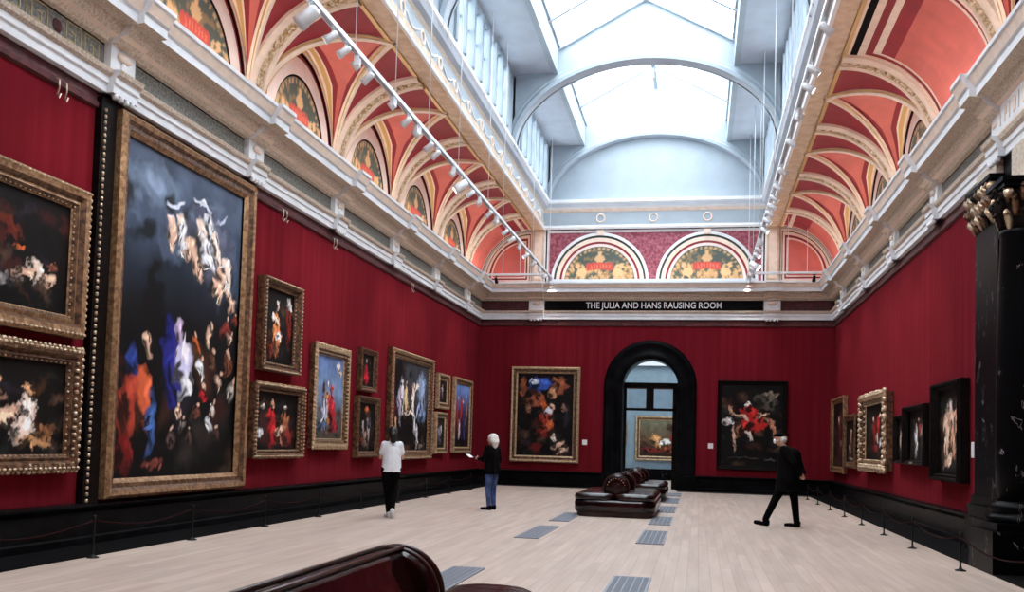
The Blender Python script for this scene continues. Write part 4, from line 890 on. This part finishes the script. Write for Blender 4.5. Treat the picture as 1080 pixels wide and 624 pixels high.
# ------------------------------------------------------------------ benches
def stadium(hw, hl, rc, n=8):
    P = []
    for (cx, cy, a0) in ((hw-rc, hl-rc, 0), (-hw+rc, hl-rc, PI/2), (-hw+rc, -hl+rc, PI), (hw-rc, -hl+rc, 1.5*PI)):
        for i in range(n+1): a = a0+PI/2*i/n; P.append((cx+rc*math.cos(a), cy+rc*math.sin(a)))
    return P
def bench(loc, rz, hw, hl, label, shw, shl, stop, rc=.3, ep=.265):
    t = thing('gallery_bench', label, 'bench', loc, rz, 'leather gallery benches down the middle of the room')
    def loft(prof, mt, name, rcf=rc, par=t):
        b = MB(); rows = []
        for ins, z in prof: rows.append([Vector((x, y, z)) for x, y in stadium(hw-ins, hl-ins, max(.02, rcf-ins))])
        b.grid(rows, mt, closed=True, caps=True); return b.build(name, par)
    loft([(.06, .0), (.06, .07), (.04, .09), (.02, .10)], 'wood_dark', 'plinth')
    loft([(.03, .10), (.01, .12), (.0, .16), (.0, .30), (.015, .34)], 'leather', 'seat_base')
    # seat cushions: two side runs and two end pads
    def cushion(x0, x1, y0, y1, r=.12):
        b = MB(); rows = []; cx, cy = (x0+x1)/2, (y0+y1)/2; a_, b_ = (x1-x0)/2, (y1-y0)/2
        for ins, z in ((.03, .34), (.0, .36), (.0, .42), (.02, .46), (.06, .48), (.14, .495)):
            rows.append([Vector((cx+x, cy+y, z)) for x, y in stadium(a_-ins, b_-ins, max(.02, r-ins*.5))])
        b.grid(rows, 'leather', closed=True, caps=True); b.build('seat_cushion', t)
    g = .006; e = hl-shl
    cushion(-hw+.01, -g, -hl+.01, -shl-g, min(.2, rc)); cushion(g, hw-.01, -hl+.01, -shl-g, min(.2, rc)); cushion(-hw+.01, -g, shl+g, hl-.01, min(.2, rc)); cushion(g, hw-.01, shl+g, hl-.01, min(.2, rc))
    n = max(2, int(round(2*shl/.9)))
    for s in (-1, 1):
        for k in range(n):
            y0 = -shl+2*shl*k/n; y1 = -shl+2*shl*(k+1)/n; x0, x1 = sorted((s*(shw-.1), s*(hw-.01))); cushion(x0, x1, y0+g, y1-g, .07)
    # central back: narrow railed ridge, faces sloping out to the seat, a round-topped roll across each end
    b = MB(); rows = []
    pr = [(-shw, .40), (-shw*.92, .50), (-shw*.55, .66), (-shw*.34, .76), (-.075, stop-.035), (-.06, stop-.01), (-.03, stop), (.03, stop), (.06, stop-.01), (.075, stop-.035), (shw*.34, .76), (shw*.55, .66), (shw*.92, .50), (shw, .40)]
    rows = [[Vector((x, y, z)) for x, z in pr] for y in np.linspace(-shl+.1, shl-.1, 12)]
    b.grid(rows, 'leather', caps=True); bk = b.build('backrest', t)
    b = MB()
    for x in (-.055, .055): b.tube([(x, y, stop+.004) for y in (-shl+.06, 0, shl-.06)], .013, 'wood_dark', 6)
    b.build('piping', bk)
    for sy in (-1, 1):
        b = MB(); rows = []; n = 20; cz = stop-ep
        for (f, yo) in ((.86, -.10), (.97, -.09), (1.0, -.05), (1.0, .05), (.97, .09), (.86, .10), (.4, .12)):
            r = ep*f; y = sy*(shl-.02+yo)
            rows.append([Vector((-r*.92, y, .42))]+[Vector((-r*math.cos(PI*i/n), y, cz+r*math.sin(PI*i/n))) for i in range(n+1)]+[Vector((r*.92, y, .42))])
        b.grid(rows, 'leather', caps=True); er = b.build('end_roll', t)
        b = MB()
        for yo in (-.055, .055): b.tube([(-ep*1.01*math.cos(PI*i/24), sy*(shl-.02)+yo, cz+ep*1.01*math.sin(PI*i/24)) for i in range(25)], .013, 'wood_dark', 6)
        b.build('piping', er)
        b = MB()
        for i in range(9):
            th = PI*(.1+.8*i/8); b.ball((-ep*.7*math.cos(th), sy*(shl-.02+.105), cz+ep*.7*math.sin(th)), (.013, .013, .013), 'bead', 6, 4)
        b.build('button', er)
    return t
bench((0, 21.0, 0), 0, .84, 1.55, 'black leather bench with low central back, in mid room left of the grille row', .20, 1.05, .86)
bench((0, 27.0, 0), 0, .84, 1.5, 'black leather bench farthest away, just in front of the black arch', .20, 1.0, .86)
bench((.0, 3.6, 0), 0, .62, 2.9, 'oxblood and black leather bench with rolled back, cut off at the bottom', .27, 1.57, .85, rc=.5)
b = MB(); b.box(-2.0, -.2, 36.5, 37.3, .05, .46, 'leather'); b.box(-1.9, -.3, 36.55, 37.25, 0, .05, 'wood_dark')
b.box(-1.98, -.22, 36.52, 37.28, .46, .50, 'leather'); tag(b.build('next_room_bench'), 'low dark bench in the next gallery seen through the arch', 'bench')

# ------------------------------------------------------------------ people
def organic(name, prims, vox, mt, parent, smooth=6):
    bm = bmesh.new()
    for p in prims:
        if p[0] == 'cap':
            _, a, c, ra, rb = p[:5]; a, c = Vector(a), Vector(c); n = max(2, int((c-a).length/max(.02, min(ra, rb)*.5)))
            b2 = MB(); d = (c-a); 
            if d.length < 1e-6: d = Vector((0, 0, .001)); c = a+d
            t = d.normalized(); pts = [a-t*ra*.98, a-t*ra*.8, a-t*ra*.4]+[a+d*(i/n) for i in range(n+1)]+[c+t*rb*.4, c+t*rb*.8, c+t*rb*.98]
            rr = [ra*.15, ra*.6, ra*.92]+[ra+(rb-ra)*(i/n) for i in range(n+1)]+[rb*.92, rb*.6, rb*.15]
            b2.tube(pts, rr, 'skin', 12)
            sx = p[5] if len(p) > 5 else (1, 1, 1)
            mid = (a+c)/2
            if sx != (1, 1, 1): b2.v = [tuple(mid+Vector(((v[0]-mid.x)*sx[0], (v[1]-mid.y)*sx[1], (v[2]-mid.z)*sx[2]))) for v in b2.v]
        elif p[0] == 'ell':
            b2 = MB(); b2.ball((0, 0, 0), p[2], 'skin', 18, 12)
            Mx = p[3] if len(p) > 3 else Matrix.Identity(4); b2.v = [tuple(Vector(p[1])+(Mx @ Vector(v))) for v in b2.v]
        me = b2.mesh('tmp'); bm.from_mesh(me); bpy.data.meshes.remove(me)
    me = bpy.data.meshes.new(name); bm.to_mesh(me); bm.free()
    me.materials.append(M[mt]); o = bpy.data.objects.new(name, me); COL.objects.link(o)
    r = o.modifiers.new('r', 'REMESH'); r.mode = 'VOXEL'; r.voxel_size = vox; r.use_smooth_shade = True
    sm = o.modifiers.new('s', 'SMOOTH'); sm.factor = .5; sm.iterations = smooth
    dg = bpy.context.evaluated_depsgraph_get(); me2 = bpy.data.meshes.new_from_object(o.evaluated_get(dg)); me2.name = name
    me2.materials.clear(); me2.materials.append(M[mt])
    for pl_ in me2.polygons: pl_.material_index = 0
    o.modifiers.clear(); o.data = me2; bpy.data.meshes.remove(me); o.parent = parent; return o
def hand_prims(w_, d, side, curl=.5, s=1.0):
    """palm from wrist w_ along d; fingers curl; side = thumb side vector"""
    w_ = Vector(w_); d = Vector(d).normalized(); side = Vector(side).normalized(); n = d.cross(side).normalized(); P = []
    palm = w_+d*.045*s
    for q in (-1.2, -.4, .4, 1.2): P.append(('cap', w_+side*q*.010*s, w_+d*.085*s+side*q*.020*s, .016*s, .012*s))
    for k, (q, L_) in enumerate(((1.35, .066), (.45, .075), (-.45, .070), (-1.3, .055))):
        a = w_+d*.09*s+side*q*.019*s; c1 = a+(d*math.cos(curl*.6)+n*math.sin(curl*.6))*L_*.45*s; c2 = c1+(d*math.cos(curl*1.4)+n*math.sin(curl*1.4))*L_*.32*s; c3 = c2+(d*math.cos(curl*2.1)+n*math.sin(curl*2.1))*L_*.26*s
        P += [('cap', a, c1, .0088*s, .0082*s), ('cap', c1, c2, .0082*s, .0075*s), ('cap', c2, c3, .0075*s, .0066*s)]
    a = w_+d*.025*s+side*.022*s; c1 = a+(side*.75+d*.6+n*.2).normalized()*.04*s; c2 = c1+(side*.3+d*.9+n*.3).normalized()*.032*s
    P += [('cap', a, c1, .013*s, .010*s), ('cap', c1, c2, .0095*s, .008*s)]
    return P
def head_prims(c, f, s=1.0, up=Vector((0, 0, 1))):
    """c: centre of skull, f: facing direction"""
    c = Vector(c); f = Vector(f).normalized(); r = f.cross(up).normalized(); up = r.cross(f)
    Mx = Matrix((r, f, up)).transposed().to_4x4()
    return [('ell', c+up*.02*s, (.075*s, .095*s, .095*s), Mx), ('ell', c+f*.02*s-up*.045*s, (.058*s, .070*s, .070*s), Mx), ('ell', c+f*.045*s-up*.095*s, (.030*s, .030*s, .022*s), Mx),
            ('cap', c+f*.092*s+up*.01*s, c+f*.112*s-up*.025*s, .009*s, .014*s), ('ell', c+f*.085*s-up*.062*s, (.024*s, .012*s, .009*s), Mx),
            ('ell', c+r*.076*s-up*.01*s, (.010*s, .020*s, .032*s), Mx), ('ell', c-r*.076*s-up*.01*s, (.010*s, .020*s, .032*s), Mx),
            ('ell', c+f*.083*s+up*.028*s, (.05*s, .014*s, .010*s), Mx)]
def V(*a): return Vector(a)
def person(loc, rz, label, H, pose, build, scale=1.0):
    t = thing('person', label, 'person', loc, rz); t.scale = (scale,)*3
    body = []; J = pose
    # all in a 1.70 m frame: +Y is the facing direction, X to the right
    body += [('cap', J['pelvis'], J['chest'], .125*build, .13*build, (1.15, .82, 1)), ('cap', J['chest'], J['neck'], .13*build, .055, (1.2, .8, 1)), ('cap', J['neck'], J['head'], .052, .05)]
    for s in ('l', 'r'):
        body += [('cap', J['chest']+V(0, 0, .08), J['sh'+s], .07, .055), ('cap', J['sh'+s], J['el'+s], .048, .038), ('cap', J['el'+s], J['wr'+s], .037, .026),
                 ('cap', J['pelvis'], J['hip'+s], .10*build, .09*build), ('cap', J['hip'+s], J['kn'+s], .082*build, .055), ('cap', J['kn'+s], J['an'+s], .054, .036),
                 ('cap', J['an'+s], J['an'+s]+J['ft'+s]*.05+V(0, 0, -.04), .036, .035), ('cap', J['an'+s]+J['ft'+s]*.0+V(0, 0, -.045), J['an'+s]+J['ft'+s]*.16+V(0, 0, -.055), .033, .026)]
        body += hand_prims(J['wr'+s], J['hd'+s], J['th'+s], J.get('curl', .5))
    body += head_prims(J['head'], J['face'])
    organic('body', body, .0075, 'skin', t, 3)
    return t
def clothes_top(t, J, name, mt, extra, sleeve, hem, flare=1.0, bl=1.0, hemz=.86):
    P = [('cap', J['pelvis']+V(0, 0, hem), J['chest'], .150*bl*flare, .152*bl, (1.2, .86, 1)), ('cap', J['chest']+V(0, 0, .02), J['neck']-V(0, 0, .05), .15*bl, .075*bl, (1.2, .85, 1))]
    for s in ('l', 'r'):
        P += [('cap', J['chest']+V(0, 0, .08), J['sh'+s], .09*bl, .072*bl)]
        if sleeve == 'short': P += [('cap', J['sh'+s], J['sh'+s]+(J['el'+s]-J['sh'+s])*.62, .072*bl, .066*bl)]
        else: P += [('cap', J['sh'+s], J['el'+s], .072*bl, .06*bl), ('cap', J['el'+s], J['wr'+s]-(J['wr'+s]-J['el'+s])*.06, .058*bl, .045*bl)]
    o = organic(name, P+extra, .014, mt, t, 5)
    for v in o.data.vertices:      # straight hem
        if v.co.z < hemz: v.co.z = hemz-.004*math.sin(v.co.x*60)
    return o
def trousers(t, J, mt, wide=1.0, bl=1.0):
    P = [('cap', J['pelvis']+V(0, 0, .06), J['pelvis'], .138*bl, .145*bl, (1.18, .9, 1))]
    for s in ('l', 'r'):
        an = J['an'+s]; P += [('cap', J['pelvis'], J['hip'+s], .12*bl, .108*bl), ('cap', J['hip'+s], J['kn'+s], .102*bl, .072*wide), ('cap', J['kn'+s], an+V(0, 0, .02), .070*wide, .056*wide)]
    return organic('trousers', P, .013, mt, t, 5)
def shoes(t, J, mt):
    for s in ('l', 'r'):
        a = J['an'+s]; f = J['ft'+s]; heel = a+V(0, 0, -.065)-f*.035; toe = heel+f*.215; up = V(0, 0, 1)
        organic('shoe', [('cap', heel+up*.012, toe+up*.002, .042, .036), ('cap', heel+up*.05, heel+f*.06+up*.035, .044, .042), ('cap', heel-up*.006, toe-up*.010, .030, .028)], .010, mt, t, 3)
BASE = dict(pelvis=V(0, 0, .93), chest=V(0, .0, 1.24), neck=V(0, -.01, 1.44), head=V(0, .02, 1.575), shl=V(-.17, 0, 1.38), shr=V(.17, 0, 1.38), hipl=V(-.09, 0, .90), hipr=V(.09, 0, .90), face=V(0, 1, 0))
# person in white shirt, back to us, looking at the left wall (local +Y faces the painting)
J = dict(BASE); J.update(shl=V(-.145, 0, 1.365), shr=V(.145, 0, 1.365), ell=V(-.20, .05, 1.12), elr=V(.21, .06, 1.12), wrl=V(-.09, .22, 1.16), wrr=V(.08, .24, 1.14), hdl=V(.6, .6, .1), hdr=V(-.5, .7, .1), thl=V(-.1, 0, 1), thr=V(.1, 0, 1), knl=V(-.055, .08, .49), knr=V(.06, .03, .50), anl=V(.0, .16, .09), anr=V(.02, -.12, .15), ftl=V(-.15, .99, 0), ftr=V(.15, .75, -.62).normalized(), curl=.7)
t = person((-3.93, 16.95, 0), math.radians(28), 'person in white short-sleeved shirt and black trousers, seen from behind', 1.7, J, 1.0, 1.0)
clothes_top(t, J, 'shirt', 'shirt', [('cap', V(0, 0, .86), V(0, 0, 1.1), .165, .155, (1.15, .9, 1))], 'short', -.02, 1.05, .94, .86); trousers(t, J, 'cloth_black', .9); shoes(t, J, 'shoe_white')
organic('hair', [('ell', V(0, -.005, 1.605), (.096, .112, .108)), ('ell', V(0, -.06, 1.56), (.088, .065, .10)), ('cap', V(0, -.07, 1.55), V(0, -.085, 1.44), .075, .06)], .012, 'hair_black', t)
# white-haired person in black jacket and jeans, holding a paper
J = dict(BASE); J.update(ell=V(-.23, .05, 1.12), elr=V(.24, .0, 1.12), wrl=V(-.16, .27, 1.14), wrr=V(.20, .14, .90), hdl=V(.1, 1, .1), hdr=V(0, .5, -.9), thl=V(.1, 0, 1), thr=V(-.9, .3, 0), knl=V(-.10, .02, .49), knr=V(.10, .03, .49), anl=V(-.10, -.02, .09), anr=V(.11, .02, .09), ftl=V(-.2, .98, 0), ftr=V(.15, .99, 0), face=V(-.25, 1, .05), curl=.6)
t = person((-2.72, 20.2, 0), math.radians(62), 'white-haired person in black jacket and blue jeans holding a paper', 1.63, J, 1.0, .965)
clothes_top(t, J, 'jacket', 'cloth_black', [('cap', V(0, -.02, .84), V(0, -.01, 1.2), .175, .15, (1.15, .95, 1))], 'long', -.06, 1.12, 1.05, .80); trousers(t, J, 'jeans', .95); shoes(t, J, 'cloth_black')
organic('hair', [('ell', V(0, -.005, 1.61), (.118, .125, .11)), ('ell', V(0, -.05, 1.55), (.125, .09, .10)), ('cap', V(0, -.06, 1.52), V(0, -.06, 1.45), .10, .075)], .012, 'hair_white', t)
b = MB(); Mx = Matrix.Translation((-2.72, 20.2, 0)) @ Matrix.Rotation(math.radians(62), 4, 'Z') @ Matrix.Translation((-.17, .50, 1.15)) @ Matrix.Rotation(.5, 4, 'X')
b.box(-.06, .06, -.06, .08, -.004, .0, 'paper', Mx); tag(b.build('gallery_leaflet'), 'white paper held by the white-haired person', 'paper')
bag = MB(); Mb = Matrix.Translation((-2.72, 20.2, 0)) @ Matrix.Rotation(math.radians(62), 4, 'Z') @ Matrix.Translation((.31, .22, .80))
prow = [[Mb @ Vector((x, y, z)) for x, y in stadium(.045+dz, .12+dz, .04)] for z, dz in ((-.17, -.02), (-.14, .0), (.02, .0), (.06, -.025))]
bag.grid(prow, 'grey_bag', closed=True, caps=True); bag.tube([Mb @ Vector((0, -.09, .05)), Mb @ Vector((-.02, -.06, .13)), Mb @ Vector((-.03, 0, .15)), Mb @ Vector((-.02, .06, .13)), Mb @ Vector((0, .09, .05))], .008, 'grey_bag', 6)
tag(bag.build('hand_bag'), 'small grey bag hanging at the hip of the white-haired person', 'bag')
# man striding left in a dark coat
J = dict(BASE); J.update(pelvis=V(0, -.02, .93), chest=V(0, .05, 1.24), neck=V(0, .09, 1.43), head=V(0, .15, 1.565), shl=V(-.18, .06, 1.37), shr=V(.18, .04, 1.37), ell=V(-.25, -.12, 1.14), elr=V(.25, -.16, 1.14), wrl=V(-.14, -.22, .94), wrr=V(.10, -.25, .95), hdl=V(.7, -.1, -.5), hdr=V(-.8, .1, -.4), thl=V(0, .3, 1), thr=V(0, .3, 1),
  knl=V(-.08, .20, .51), knr=V(.08, -.10, .49), anl=V(-.07, .38, .10), anr=V(.08, -.14, .09), ftl=V(0, 1, .12).normalized(), ftr=V(0, 1, 0), face=V(0, 1, -.12), hipl=V(-.09, -.01, .90), hipr=V(.09, -.02, .90), curl=.9)
t = person((3.38, 19.05, 0), math.radians(78), 'person in long dark coat and cap walking left with hands behind back', 1.83, J, 1.05, 1.075)
clothes_top(t, J, 'coat', 'cloth_black', [('cap', V(0, .02, .60), V(0, .0, 1.15), .22, .18, (1.05, 1.0, 1)), ('cap', V(0, -.10, 1.0), V(0, -.08, 1.28), .15, .14, (1.2, 1, 1)), ('cap', V(0, -.04, .95), V(0, -.01, 1.25), .17, .165, (1.2, 1, 1))], 'long', -.10, 1.22, 1.14, .63); trousers(t, J, 'cloth_black', 1.05, 1.02); shoes(t, J, 'cloth_black')
organic('hair', [('ell', V(0, .10, 1.565), (.088, .075, .075))], .010, 'hair_white', t)
organic('cap', [('ell', V(0, .15, 1.635), (.092, .112, .055)), ('cap', V(-.03, .24, 1.615), V(.03, .24, 1.615), .03, .03, (1, 1, .5))], .010, 'cloth_black', t)
organic('face_mask', [('ell', V(0, .245, 1.525), (.055, .028, .045)), ('cap', V(.062, .20, 1.53), V(.080, .145, 1.56), .010, .008), ('cap', V(-.062, .20, 1.53), V(-.080, .145, 1.56), .010, .008)], .007, 'paper', t, 2)
